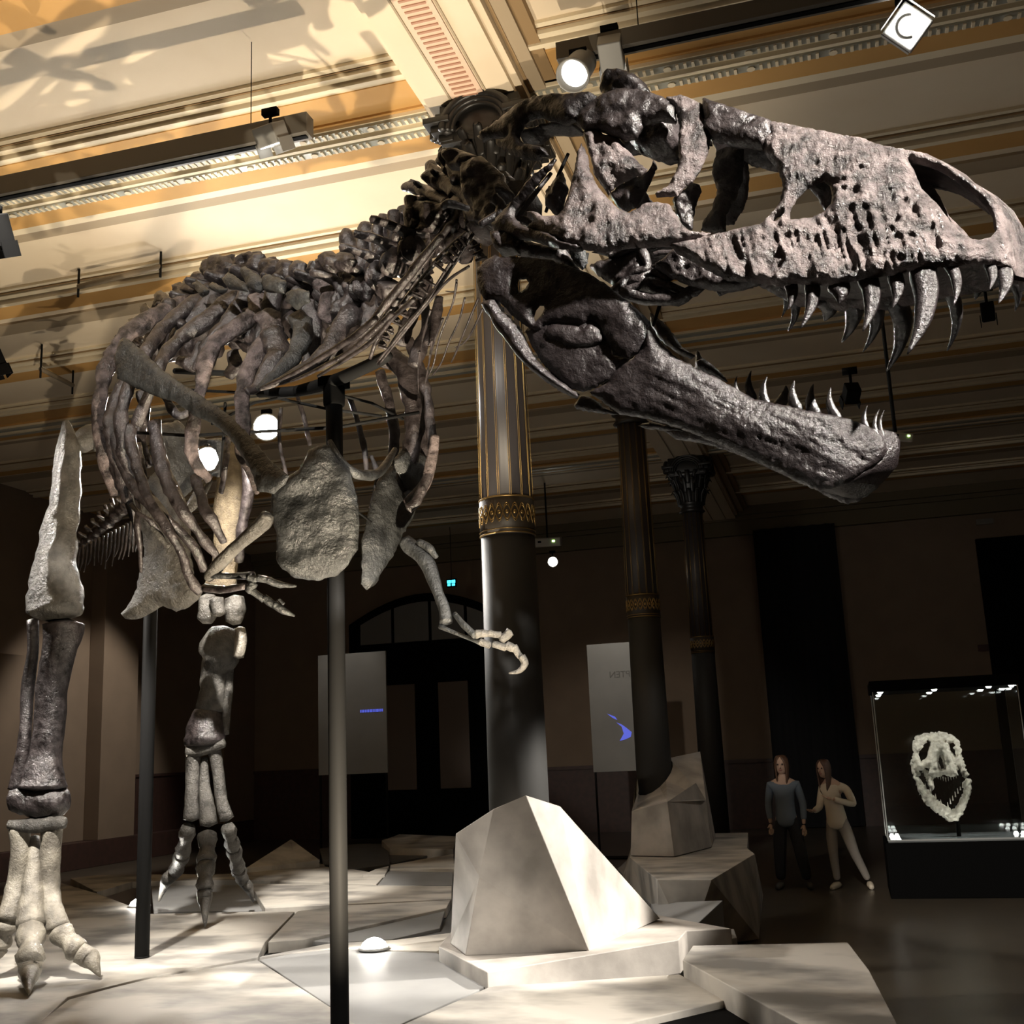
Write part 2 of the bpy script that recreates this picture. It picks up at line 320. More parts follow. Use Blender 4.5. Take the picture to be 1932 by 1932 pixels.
# ================================================================ COLUMNS
def column(X,Y,label):
    root=empty('column',(X,Y,0),label,'column'); root['kind']='thing'; r=.205
    MB().lathe((X,Y,.0),[(r+.02,0),(r+.012,1.8),(r,3.42)],48).build('shaft_sleeve',COLG,root,label='smooth grey lower sleeve')
    MB().lathe((X,Y,0),[(r-.005,3.42),(r-.03,6.1)],48,amp=lambda q,z:-.03*(abs(math.cos(q*7))**4)).build('fluted_shaft',COLM,root,label='dark fluted upper shaft')
    m=MB()   # gilded fillets in pairs along the flutes
    for k in range(14):
        for e in (-.03,.03):
            q=(k+.5)*math.pi/7+e; p0=(X+(r+.001)*math.cos(q),Y+(r+.001)*math.sin(q),3.7); p1=(X+(r-.024)*math.cos(q),Y+(r-.024)*math.sin(q),6.1)
            m.tube([p0,p1],.0024,5,sub=1)
    m.build('gilded_fillets',GOLD,root,label='thin gold lines running up the shaft')
    m=MB(); m.lathe((X,Y,3.42),[(r+.004,0),(r+.004,.29)],48); b=m.build('ornamental_band',mat('dark_band_ground',(.03,.022,.014),.5),root,label='dark band with gold guilloche')
    m=MB()
    for z,w in ((3.425,.012),(3.455,.008),(3.70,.014)): m.lathe((X,Y,z),[(r+.004,0),(r+.012,w/2),(r+.004,w)],48)
    nb=22
    for ph in (0,math.pi):
        for off in (.0,.018):
            pts=[]
            for i in range(nb*8):
                q=2*math.pi*i/(nb*8); z=3.582+(.07-off)*math.sin(nb/2*q+ph); pts.append((X+(r+.008)*math.cos(q),Y+(r+.008)*math.sin(q),z))
            pts.append(pts[0]); m.tube(pts,.0042,5,sub=1,cap=False)
    for i in range(nb):
        q=2*math.pi*(i+.5)/nb; m.lathe((X+(r+.004)*math.cos(q),Y+(r+.004)*math.sin(q),3.582),[(.02,0),(.014,.008)],6,ax=(math.cos(q),math.sin(q),0))
    m.build('guilloche_ornament',GOLD,b,label='gold interlaced ornament')
    # capital: neck rings, leafy bell, volutes, abacus with arched pediment
    m=MB(); m.lathe((X,Y,0),[(.19,5.95),(.235,5.98),(.2,6.02),(.2,6.08),(.25,6.11),(.21,6.15),(.24,6.2),(.27,6.4),(.33,6.62),(.36,6.66)],32)
    m.build('capital_bell',IRON,root)
    m=MB()
    for row,(z0,h,ro,no) in enumerate(((6.12,.24,.235,12),(6.3,.26,.27,12),(6.46,.22,.31,16))):
        for k in range(no):
            q=2*math.pi*(k+.5*(row%2))/no; d=np.array([math.cos(q),math.sin(q),0])
            p=[np.array([X,Y,z0])+d*ro,np.array([X,Y,z0+h*.6])+d*(ro+.03),np.array([X,Y,z0+h])+d*(ro+.09),np.array([X,Y,z0+h*.85])+d*(ro+.13)]
            m.tube(p,[.03,.045,.035,.01],8,flat=.35,flatdir=d)
    m.build('acanthus_leaves',IRON,root)
    m=MB(); m.bb((X-.33,Y-.33,6.6),(X+.33,Y+.33,6.94))
    for sx in (-1,1):
        for sy in (-1,1):
            for w,z0,z1 in ((.34,6.62,6.68),(.39,6.68,6.74),(.44,6.74,6.79),(.36,6.79,6.86)): m.bb((X+sx*.22,Y+sy*.22,z0),(X+sx*w,Y+sy*w,z1))
    for a in range(4):
        d=np.array([math.cos(a*math.pi/2),math.sin(a*math.pi/2),0]); t=np.array([-d[1],d[0],0]); c0=np.array([X,Y,6.68])+d*.34
        for rr,th,fo in ((.29,.035,.06),(.25,.03,.045),(.215,.022,.03),(.27,.05,0)):
            m.tube([c0+d*fo+t*rr*math.cos(s)+np.array([0,0,rr*.92*math.sin(s)]) for s in np.linspace(0,math.pi,16)],th,8,sub=1)
    m.build('abacus',IRON,root,bevel=.006)
column(-2.35,8.16,'tall dark fluted column with gold band rising behind the faceted white rock')
column(-2.35,14.21,'dark fluted column rising from the smaller hollow rock, second from the front')
column(-2.35,20.31,'farthest dark column, its leafy black capital in view under the ceiling')
# ================================================================ PLATFORM
def z7(L): return [(420+x*.3002,1380+y*.3002) for x,y in L]
def z8(L): return [(820+x*.3313,1440+y*.3313) for x,y in L]
def slab(label,px,z,t,mt=STONE,name='stone_slab',bot=None,bev=.006):
    zs=z if isinstance(z,(list,tuple)) else [z]*len(px)
    top=[onz(x,y,q) for (x,y),q in zip(px,zs)]; c=sum(top)/len(top)
    b=[np.array([p[0],p[1],(p[2]-t if bot is None else bot)]) for p in top]
    o=tag(MB().prism(top,b).build(name,mt,smooth=False,bevel=bev),label,'stone slab'); o['kind']='thing'; return o
base=[np.array(p) for p in [(-7.3,4.5,.3),(-7.6,10.2,.3),(-7.0,12.4,.3),(-6.0,14.2,.3),(-3.1,14.6,.3),(-2.7,12.2,.3),(-1.9,10.0,.3),(-1.35,8.4,.3),(-.75,6.7,.3),(-.95,5.0,.3),(-1.6,4.2,.3),(-4,3.6,.3)]]
tag(MB().prism(base,[np.array([p[0],p[1],0.001]) for p in base]).build('platform_base',DGREYS,smooth=False,bevel=.01),'low dark base carrying the pale slabs under the skeleton','platform')
slab('broad pale slab under the clawed near foot, brightly lit',[(-60,1700),(0,1690),(108,1664),(185,1686),(285,1724),(497,1719.5),(556,1720),(500,1777),(486,1806),(288,1841),(209,1860),(127,1881),(60,1945),(-60,2020)],.40,.09)
slab('smoky pale slab at the bottom left corner, in front of the near foot',[(129,1886),(210,1864),(289,1845),(486,1811),(624,1900),(720,1965),(640,2060),(0,2060),(70,1932)],.40,.09)
slab('long thin pale slab at the back, behind the far foot',[(133,1657),(183,1651),(455,1648),(560,1622),(727,1650),(710,1668),(465,1660),(250,1663),(183,1683)],.40,.09)
slab('flat grey sunken slab between the toes of the far foot',[(285,1668),(470,1663),(497,1717),(290,1721)],.34,.03,GREYS)
slab('long pale slab reaching from the far foot to the big rock',[(471,1667),(852,1672),(852,1696),(654,1705),(500,1713)],.41,.09)
slab('pale tapering slab beside the crack in the middle of the platform',[(561,1719),(654,1708),(850,1698),(842,1713),(576,1772),(506,1777)],.40,.09)
slab('dark grey sloping slab left of the big rock',[(578,1774),(840,1716),(830,1751),(740,1772),(630,1778)],[.38,.38,.33,.33,.36],.04,GREYS)
slab('narrow bright slab holding the floor lamp',[(489,1805),(620,1780),(745,1773),(849,1760),(849,1785),(825,1794),(627,1789)],.40,.08)
slab('large flat grey slab in front of the floor lamp',[(490,1811),(588,1792),(627,1790),(825,1798),(921,1859),(757,1932),(690,1962),(624,1899)],.392,.06,GREYS)
slab('wedge slab carrying the big faceted rock',[(828,1786),(919,1834),(1280,1773),(1295,1756),(1380,1752),(1250,1728),(1100,1690),(855,1752)],[.49,.49,.52,.52,.5,.5,.5,.49],.2,STONE2,bot=.30)
slab('bright slab in front of the big rock along the bottom edge',[(761,1932),(925,1861),(1283,1838),(1368,1887),(1176,1932),(1050,1990),(680,2010)],.40,.09)
slab('broad pale slab at the lower right corner of the platform',[(1288,1811),(1307,1784),(1600,1778),(1640,1830),(1700,1945),(1560,1960),(1428,1888)],[.5,.5,.5,.5,.5,.5,.5],.2,bot=.12)
slab('black low panel at the bottom edge, right of centre',[(1178,1934),(1404,1887),(1480,1940),(1560,1990),(1300,2050),(1050,2010)],.36,.05,BLACK,name='black_panel')
slab('small pale slab right of the wedge slab',[(1298,1757),(1385,1752),(1391,1770),(1350,1776),(1303,1778)],[.47,.47,.42,.42,.42],.05,bot=.2)
slab('raised pale triangular slab left of the steel pole at the back',[(463,1638),(549,1583),(603,1622),(558,1628)],[.46,.75,.5,.47],.05,bot=.3)
slab('dark grey slab right of the steel pole at the back',z7([(610,735),(860,705),(1040,705),(1050,835),(780,870),(640,850)]),.4,.05,DGREYS)
slab('pale flat-topped slab at the back, left of the big rock',z7([(1000,685),(1110,646),(1480,658),(1450,740),(1050,735)]),[.5,.52,.52,.46,.46],.05,bot=.3)
slab('grey curved recess slab between the pale back slabs',z7([(950,780),(1040,712),(1290,780),(1070,830)]),.36,.03,DGREYS)
slab('pale slab with a shaded foot beside the big rock, higher of two',z7([(1055,838),(1450,770),(1460,862),(1050,866)]),[.44,.46,.46,.44],.05,bot=.3)
slab('grey slab beside the big rock, lower of two',z7([(1050,870),(1445,880),(1445,965),(975,965)]),[.42,.42,.38,.38],.05,GREYS,bot=.3)
slab('thin pale sliver slab behind the long pale slab',z7([(880,900),(960,865),(1045,845),(1020,900)]),.43,.04)
def poly(label,V,F,mt,name,cat,bev=.005):
    o=tag(MB().add(V,F).build(name,mt,smooth=False,bevel=bev),label,cat); o['kind']='thing'; return o
# big faceted rock hiding the column foot
b=[onz(850,1781,.49),onz(878,1803,.49),onz(1112,1795,.5),onz(1246,1733,.52),np.array([-1.75,9.3,.5]),np.array([-2.75,9.2,.5])]
t=[at(860,1573,8.05),at(931,1526,7.8),at(992,1500,7.75),at(1057,1521,8.0),at(1020,1560,8.8),at(880,1560,8.75)]
mid=at(905,1655,7.9)
poly('big faceted white rock around the foot of the front column',b+t+[mid],[(0,1,12,6),(6,12,7),(1,2,8,7,12),(2,3,9,8),(3,4,10,9),(4,5,11,10),(5,0,6,11),(6,7,8,9,10,11),(5,4,3,2,1,0)],STONE2,'faceted_rock','rock')
# hollow rock around second column on its block: outer wall, inner ring, sloping rim
ob=[np.array([q[0],q[1],.70]) for q in (onz(1190,1614,.7),onz(1272,1616,.7),onz(1342,1598,.7))]+[np.array([-1.75,14.95,.7]),np.array([-2.75,14.95,.7])]
def up(p,x,y,dd=0):
    d=np.dot(p-CAM,FW)+dd; return at(x,y,d)
ot=[up(ob[0],1192,1531,.02),up(ob[1],1259,1513,.05),up(ob[2],1332,1510,.03),np.array([-1.85,14.85,1.75]),np.array([-2.68,14.85,1.5])]
pk=up(ob[2],1313,1477,-.05); pl=up(ob[0],1205,1491,.12)
cc=np.array([-2.35,14.21]); ir=.235; zi=lambda q: 1.26+.42*(.5+.5*math.sin(q+.6))
inn=[np.array([cc[0]+ir*math.cos(q),cc[1]+ir*math.sin(q),zi(q)]) for q in np.linspace(0,2*math.pi,16,endpoint=False)]
V=ob+ot+[pk,pl]+inn; i0=12
F=[(0,1,6,5),(1,2,7,10,6),(2,3,8,7),(3,4,9,8),(4,0,5,11,9)]
outer=[7,8,9,11,5,6,10]   # rim going round; join to the inner ring by angle
def ang_(p): return math.atan2(p[1]-cc[1],p[0]-cc[0])%(2*math.pi)
oo=sorted([7,8,9,11,5,6,10],key=lambda k: ang_(V[k])); cur=0
for k in range(16):
    q0=ang_(V[i0+k]); near=min(oo,key=lambda t:abs((ang_(V[t])-q0+math.pi)%(2*math.pi)-math.pi)); V_n=near
    q1=ang_(V[i0+(k+1)%16]); nx=min(oo,key=lambda t:abs((ang_(V[t])-q1+math.pi)%(2*math.pi)-math.pi))
    F.append((i0+k,i0+(k+1)%16,near))
    if nx!=near: 
        F.append((i0+(k+1)%16,nx,near))
for k in range(16): V.append(np.array([V[i0+k][0],V[i0+k][1],.7])); 
for k in range(16): F.append((i0+k,i0+16+k,i0+16+(k+1)%16,i0+(k+1)%16))
poly('hollow pale rock around the foot of the second column',V,F,STONE2,'faceted_rock','rock',bev=0)
P=[onz(1189,1618,.69),onz(1240,1660,.69),onz(1343,1660,.69),onz(1424,1611,.69),onz(1410,1600,.69)]+[np.array([-1.4,15.6,.69]),np.array([-2.9,15.6,.69])]
Q=[np.array([p[0],p[1],.0]) for p in P]; Q[1]=onz(1245,1780,.1);Q[2]=onz(1300,1790,.1);Q[3]=onz(1432,1772,.0); Q[0]=onz(1160,1700,.1); Q[4]=onz(1440,1690,0)
poly('dark-sided block with a pale smoky top under the hollow rock',P+Q,[(0,1,2,3,4,5,6)]+[(j,j+7,(j+1)%7+7,(j+1)%7) for j in range(7)]+[tuple(range(13,6,-1))],STONE,'stone_block','rock')
slab('low dark sloping slab in front of the dark-sided block',z8([(1230,800),(1380,790),(1640,780),(1500,912),(1285,885)]),[.45,.5,.6,.5,.45],.05,GREYS,bot=.3)
slab('dim grey slab in the gap between the two rocks',z8([(1040,600),(1115,535),(1260,665),(1270,690),(1640,775),(1380,790),(1225,800),(1130,690)]),.4,.05,GREYS,bot=.3)

# ================================================================ SKELETON
def zz(L,s,ox,oy): return [(ox+x*s,oy+y*s) for x,y in L]
Z1=lambda L: zz(L,.26915,900,120)
Z2=lambda L: zz(L,.27536,1400,180)
Z3=lambda L: zz(L,.26915,900,440)
Z4=lambda L: zz(L,.2588,600,280)
Z5=lambda L: zz(L,.2588,180,440)
Z6=lambda L: zz(L,.26915,180,800)
ZA=lambda L: zz(L,.2795,0,760)      # upper near leg crop
ZB=lambda L: zz(L,.32706,0,1300)    # feet crop
ZC=lambda L: zz(L,.2795,600,780)    # far arm crop
ZJ=lambda L: zz(L,.22774,1280,680)
skel=empty('dinosaur_skeleton',(-3.0,6.0,.4),'huge dark mounted dinosaur skeleton with open toothed jaws, standing on the pale slabs','skeleton')
class Plane:
    """side plane of a bone: through two points, vertical direction leaning by a tilt; off(u,v) bends it"""
    def __init__(s,A,B,tilt=0,off=None):
        s.A=np.array(A); e=np.array(B)-s.A; s.L=np.linalg.norm(e[:2]); h=np.array([e[0],e[1],0])/s.L; s.h=h
        n=np.array([-h[1],h[0],0]); 
        if np.dot(n,FW)<0: n=-n
        s.n0=n; s.up=UPV*math.cos(tilt)+n*math.sin(tilt); s.n=n*math.cos(tilt)-UPV*math.sin(tilt); s.off=off
    def p(s,x,y,extra=0):
        r=ray(x,y); o=0
        for _ in range(5 if s.off else 1):
            A=s.A+s.n*(o+extra); t=np.dot(A-CAM,s.n)/np.dot(r,s.n); P=CAM+r*t
            if s.off: d=P-s.A; o=s.off(np.dot(d,s.h)/s.L,np.dot(d,s.up))
        return P
def inside(P,poly):
    x,y=P[:,0],P[:,1]; c=np.zeros(len(P),bool); n=len(poly); j=n-1
    for i in range(n):
        xi,yi=poly[i]; xj,yj=poly[j]
        if yi!=yj: c^=((yi>y)!=(yj>y))&(x<(xj-xi)*(y-yi)/(yj-yi)+xi)
        j=i
    return c
def sdist(P,polys):
    d=np.full(len(P),1e9)
    for q in polys:
        q=np.array(q,float); a=q; b=np.roll(q,-1,0); ab=b-a; L2=(ab**2).sum(1)+1e-9
        for k in range(len(a)):
            t=np.clip(((P-a[k])@ab[k])/L2[k],0,1); dd=np.linalg.norm(P-(a[k]+t[:,None]*ab[k]),axis=1); d=np.minimum(d,dd)
    return d
def dens(poly,step,jit=0):
    out=[]; n=len(poly)
    for i in range(n):
        a=np.array(poly[i],float); b=np.array(poly[(i+1)%n],float); k=max(1,int(np.linalg.norm(b-a)/step))
        for j in range(k):
            q=a+(b-a)*j/k
            if j and jit: q=q+RNG.randn(2)*jit
            out.append(q)
    return out
def relief(mb,poly,pl,thick=.03,rim=.008,r=22,holes=(),step=6,namp=.006,nf=16,extra=0,jit=.7,mirror=None,ridge=None,mi=0,both=True):
    rings=[dens(poly,step,jit)]+[dens(h,step,jit*.5) for h in holes]
    V=[];E=[]
    for g in rings:
        s=len(V); V+=g; E+=[(s+i,s+(i+1)%len(g)) for i in range(len(g))]
    A=np.array(poly,float); x0,y0=A.min(0); x1,y1=A.max(0)
    gx,gy=np.meshgrid(np.arange(x0,x1,step),np.arange(y0,y1,step*.87)); gx=gx.astype(float); gx[1::2]+=step*.5
    G=np.stack([gx.ravel(),gy.ravel()],1)+RNG.randn(gx.size,2)*step*.12
    ins=inside(G,rings[0])
    for h in rings[1:]: ins&=~inside(G,h)
    G=G[ins]; sd=sdist(G,rings); G=G[sd>step*.55]
    nb=len(V); V=V+[q for q in G]
    vs,es,fs,*_=geometry.delaunay_2d_cdt([Vector((float(q[0]),float(q[1]))) for q in V],E,[],0,1e-5)
    V2=np.array([(q[0],q[1]) for q in vs]); T=np.array([f for f in fs if len(f)==3])
    c=V2[T].mean(1); k=inside(c,rings[0])
    for h in rings[1:]: k&=~inside(c,h)
    T=T[k]; sd=sdist(V2,rings)
    P=np.array([pl.p(x,y,extra) for x,y in V2]); n=pl.n
    q=np.clip(sd/r,0,1); h=rim*np.minimum(1,.35+q*3)+thick*np.sqrt(np.maximum(0,1-(1-q)**2))
    nz=fbm(P,nf,3)*namp*np.clip(.25+sd/12,0,1)
    if ridge is not None: nz=nz+ridge(V2,P)*np.clip(sd/12,0,1)
    F1=P-n*(h+nz)[:,None]; F2=P+n*((h*.8)+fbm(P+5,nf,2)*namp*.6)[:,None]
    N=len(V2); F=[tuple(t) for t in T]+[(t[0]+N,t[2]+N,t[1]+N) for t in T]
    cnt={}
    for t in T:
        for a,b in ((t[0],t[1]),(t[1],t[2]),(t[2],t[0])):
            kk=(min(a,b),max(a,b)); cnt[kk]=None if kk in cnt else (a,b)
    F+=[(e[1],e[0],e[0]+N,e[1]+N) for e in cnt.values() if e]
    VV=np.concatenate([F1,F2])
    if mb is not None: mb.add(VV,F,mi)
    if mirror is not None: mirror[0].add(mirror[1](VV),[f[::-1] for f in F],mi)
    return V2,P
# ---- skull frame
PB=at(925,430,3.45); PS=at(1905,545,2.86)
def soff(u,v): return .095*max(0,(u-.86)/.14)**2+.05*max(0,-v-.0)*0+ (.10*max(0,.18-u)/.18)
SP=Plane(PB,PS,.16,soff)
wb_,ws_=.34,.12
def make_mirror(wb,ws,zt=0):
    A=PB+SP.n0*wb; B=PS+SP.n0*ws; e=B-A; h=np.array([e[0],e[1],0]); h/=np.linalg.norm(h); n=np.array([-h[1],h[0],0])
    if np.dot(n,FW)<0: n=-n
    n=n*math.cos(.21)+UPV*math.sin(.21)
    def f(V):
        d=(V-A)@n; return V-2*d[:,None]*n
    f.A=A; f.n=n; return f
MR=make_mirror(wb_,ws_)
def rugose(V2,P):   # vertical ridges and pits of the maxilla
    x,y=V2[:,0],V2[:,1]
    a=np.abs(hnoise(np.stack([(x-.25*y)/13,y/46,x*0],1),1,3)); b=np.abs(hnoise(np.stack([x/12,y/10,x*0],1),1,5)); c=np.abs(hnoise(np.stack([x/24+y/60,y/18,x*0],1),1,8)+.5*hnoise(np.stack([x/10,y/9,x*0],1),1,21))
    w=np.clip((y-330)/80,0,1); f=np.clip((x-1380)/60,0.25,1); pit=np.clip(b-.66,0,1)
    return np.clip(.013*w*(.3-a)+f*(.010*(.35-c)-.009*pit)+f*.006*hnoise(np.stack([x/45,y/45,x*0],1),1,12),-.012,.02)
skull=empty('skull',tuple(PB),'','')
for k in('label','category'): del skull[k]
skull.parent=skel; skull.location=Vector(PB)-Vector((-3.0,6.0,.4)); skull['label']='long upper skull with fluted brown bone and pitted snout'
snout=Z2([(200,185),(330,205),(480,235),(600,258),(800,295),(960,350),(1080,372),(1230,395),(1380,460),(1480,520),(1560,590),(1700,690),(1790,780),(1830,890),(1860,1030),(1885,1160),(1880,1235),(1840,1215),(1760,1165),(1640,1150),(1560,1155),(1400,1175),(1200,1195),(1000,1235),(800,1265),(620,1300),(480,1300),(350,1290),(250,1310),(150,1290),(0,1275)])+[(1372,530),(1340,512),(1306,494),(1275,476),(1262,463),(1302,455),(1350,443),(1400,431),(1436,424),(1455,405),(1472,382),(1478,355),(1470,325),(1447,296),(1442,278),(1435,268)]
holeA=Z2([(330,858),(330,800),(380,710),(440,650),(500,610),(560,585),(600,620),(618,690),(608,755),(560,805),(470,845)])
slit=Z2([(215,865),(240,835),(282,820),(265,845),(228,870)])
naris=Z2([(1150,460),(1250,478),(1360,520),(1480,600),(1600,690),(1680,770),(1720,850),(1732,940),(1700,978),(1620,995),(1550,980),(1500,940),(1430,870),(1350,760),(1280,690),(1230,640),(1215,600),(1185,530)])
mb=MB(); mf=MB()
relief(mb,snout,SP,.024,.006,30,(holeA,slit,naris),4,.0035,30,mirror=(mf,MR),ridge=rugose)
mb.build('snout_bone',SKULLB,skull,label='brown fluted snout bone on the near side'); mf.build('snout_bone',SKULLB,skull)
bars=[('frontal_bone',[(1325,187),(1360,198),(1400,212),(1457,230),(1462,262),(1440,282),(1400,278),(1345,266),(1328,250)],.03,BONE),
('lacrimal_bone',Z1([(1440,225),(1590,290),(1600,390),(1645,440),(1640,520),(1620,620),(1570,740),(1510,830),(1440,890),(1400,935),(1260,940),(1250,915),(1340,860),(1390,780),(1420,680),(1410,560),(1420,450),(1390,320),(1310,280),(1330,240)]),.018,SKULLB),
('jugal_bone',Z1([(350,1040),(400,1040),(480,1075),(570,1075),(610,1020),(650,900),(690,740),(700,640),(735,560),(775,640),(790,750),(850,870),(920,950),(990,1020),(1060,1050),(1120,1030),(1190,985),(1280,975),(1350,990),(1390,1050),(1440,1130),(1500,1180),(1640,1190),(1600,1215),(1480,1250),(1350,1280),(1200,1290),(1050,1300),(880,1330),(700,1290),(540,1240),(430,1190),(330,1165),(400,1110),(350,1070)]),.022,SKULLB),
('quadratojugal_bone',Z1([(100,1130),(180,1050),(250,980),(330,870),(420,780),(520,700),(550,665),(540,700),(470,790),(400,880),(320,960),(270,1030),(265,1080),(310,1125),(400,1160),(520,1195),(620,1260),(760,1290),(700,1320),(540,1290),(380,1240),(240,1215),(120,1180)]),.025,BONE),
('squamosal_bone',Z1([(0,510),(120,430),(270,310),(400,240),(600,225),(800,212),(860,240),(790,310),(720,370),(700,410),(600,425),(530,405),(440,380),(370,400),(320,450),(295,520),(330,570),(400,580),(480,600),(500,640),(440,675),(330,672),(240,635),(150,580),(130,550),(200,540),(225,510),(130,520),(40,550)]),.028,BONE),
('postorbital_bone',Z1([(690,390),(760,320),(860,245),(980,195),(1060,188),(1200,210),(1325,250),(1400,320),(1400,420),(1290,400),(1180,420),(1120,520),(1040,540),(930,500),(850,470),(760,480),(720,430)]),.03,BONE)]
for nm,pg,t,mm in bars:
    mb=MB(); mf=MB(); relief(mb,pg,SP,t,.008,26,(),4,.007,26,mirror=(mf,MR),extra=.0)
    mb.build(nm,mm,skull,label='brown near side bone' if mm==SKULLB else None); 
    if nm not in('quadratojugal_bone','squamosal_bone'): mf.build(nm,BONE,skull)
# middle pieces: braincase plates, occiput, palate
def midpl(e): return Plane(PB+SP.n0*e,PS+SP.n0*min(e,.12)*.9,0.05)
for nm,pg,e,t,mm in [('braincase_plate',Z1([(740,480),(830,450),(900,500),(1000,530),(1060,610),(1130,690),(1195,740),(1150,790),(1090,795),(1010,840),(940,890),(920,925),(880,860),(820,780),(800,680),(770,580)]),.05,.03,SKULLB),
 ('pterygoid_wing',Z1([(930,920),(1000,860),(1100,800),(1190,770),(1240,680),(1262,720),(1205,860),(1115,1010),(1040,1050),(980,1000)]),.16,.025,BONE),
 ('braincase',Z1([(980,420),(1100,370),(1250,300),(1400,330),(1425,560),(1380,625),(1240,665),(1180,640),(1130,620),(1050,520)]),.2,.09,BONE),
 ('braincase_rear',Z1([(430,470),(560,430),(720,410),(760,500),(600,500),(500,500),(430,560),(350,570),(310,540),(330,480)]),.25,.06,BONE),
 ('occipital_knob',Z1([(875,230),(890,140),(950,90),(1030,80),(1110,100),(1190,150),(1225,215),(1225,300),(1100,340),(930,320)]),.14,.08,BONE),
 ('ectopterygoid',Z1([(1500,830),(1560,850),(1575,900),(1530,1010),(1505,1165),(1440,1140),(1390,1050),(1370,960)]),.10,.02,BONE),
 ('far_lacrimal_plate',Z1([(1680,620),(1760,590),(1870,600),(1865,820),(1820,930),(1750,1060),(1745,1180),(1640,1185),(1570,1170),(1590,1110),(1650,1030),(1690,900),(1650,790)]),.34,.03,LEGB),
 ('quadrate_bone',Z1([(480,900),(560,800),(600,760),(640,880),(600,1020),(570,1075),(480,1000)]),.12,.03,BONE),
 ('quadrate_foot',Z1([(90,1180),(300,1190),(330,1230),(300,1340),(180,1350),(120,1290)]),.12,.05,BONE),
 ('pterygoid_bone',Z1([(300,1240),(520,1280),(620,1290),(700,1420),(750,1480),(690,1480),(560,1400),(380,1370),(290,1350)]),.14,.03,BONE),
 ('palatine_bone',Z1([(790,1420),(900,1380),(1100,1290),(1180,1330),(1220,1440),(1340,1540),(1500,1590),(1450,1640),(1330,1650),(1150,1600),(1020,1610),(930,1540),(840,1480)]),.16,.03,BONE),
 ('vomer_bone',Z1([(1220,1420),(1330,1370),(1380,1310),(1560,1270),(1700,1300),(1800,1400),(1932,1480),(2000,1540),(1850,1590),(1700,1600),(1500,1560),(1350,1500)]),.10,.03,BONE),
 ('palate_strut',Z1([(620,1300),(760,1310),(780,1400),(740,1450),(700,1420)]),.1,.02,SLATE)]:
    mb=MB(); relief(mb,pg,midpl(e),t*.8,.007,18,(),4.5,.012,26); mb.build(nm if nm not in('far_lacrimal_plate','braincase_rear') else {'far_lacrimal_plate':'lacrimal_bone','braincase_rear':'braincase_wall'}[nm],mm,skull)
mb=MB()
def D(x,y,e): # point at mid skull depth
    return midpl(e).p(x,y)
for pts,r in [([(930,1340),(1000,1330),(1100,1290),(1160,1320),(1195,1400),(1180,1440),(1080,1480),(1010,1560),(960,1600)],.016),([(1230,1450),(1330,1500),(1430,1470),(1550,1480)],.012),([(1050,1590),(1200,1530),(1300,1540),(1500,1610),(1600,1540),(1750,1480)],.014),([(1010,1610),(1200,1650),(1400,1655),(1500,1590),(1640,1500)],.02),([(1240,1340),(1300,1330),(1420,1330)],.012),([(1690,1600),(1780,1570),(1932,1545)],.014),([(1400,1260),(1500,1300),(1700,1330),(1870,1380)],.016)]:
    mb.tube([D(*q,.12) for q in Z1(pts)],r,8,.25,30)
mb.build('palate_bones',BONE,skull,label='thin tangled palate bones')
# roof of the snout: bridge from near edge to far edge, and the snout front
edge=[(1330,189),(1365,200),(1400,212),(1457,232),(1490,237),(1532,246),(1565,251),(1620,262),(1664,277),(1698,283),(1738,290),(1780,307),(1808,324),(1830,343),(1868,370),(1892,395),(1903,425),(1911,462),(1917,498),(1917,520)]
A=np.array([SP.p(x,y) for x,y in edge]); B=MR(A); mb=MB(); V=[];nn=9
for i in range(len(A)):
    for j in range(nn):
        t=j/(nn-1); b=A[i]*(1-t)+B[i]*t; s=math.sin(math.pi*t); fw=max(0,(i-13)/6)
        V.append(b+UPV*s*(.035*(1-fw*.8)-.012)+SP.h*s*.05*fw)
V=np.array(V); V=V+fbm(V,22,3)[:,None]*np.array([0,0,.006]); dn=np.where((np.arange(len(A))<14)[:,None],-UPV*.03,-SP.h*.03); V2=V-np.repeat(-dn,nn,axis=0)
F=[]
N=len(V)
for i in range(len(A)-1):
    for j in range(nn-1):
        a=i*nn+j; F.append((a,a+1,a+nn+1,a+nn)); F.append((N+a,N+a+nn,N+a+nn+1,N+a+1))
for i in range(len(A)-1):
    for a,b in ((i*nn,(i+1)*nn),(i*nn+nn-1,(i+1)*nn+nn-1)): F.append((a,b,b+N,a+N))
mb.add(np.concatenate([V,V2]),F); mb.build('nasal_roof',SKULLB,skull,label='rough brown nasal roof')
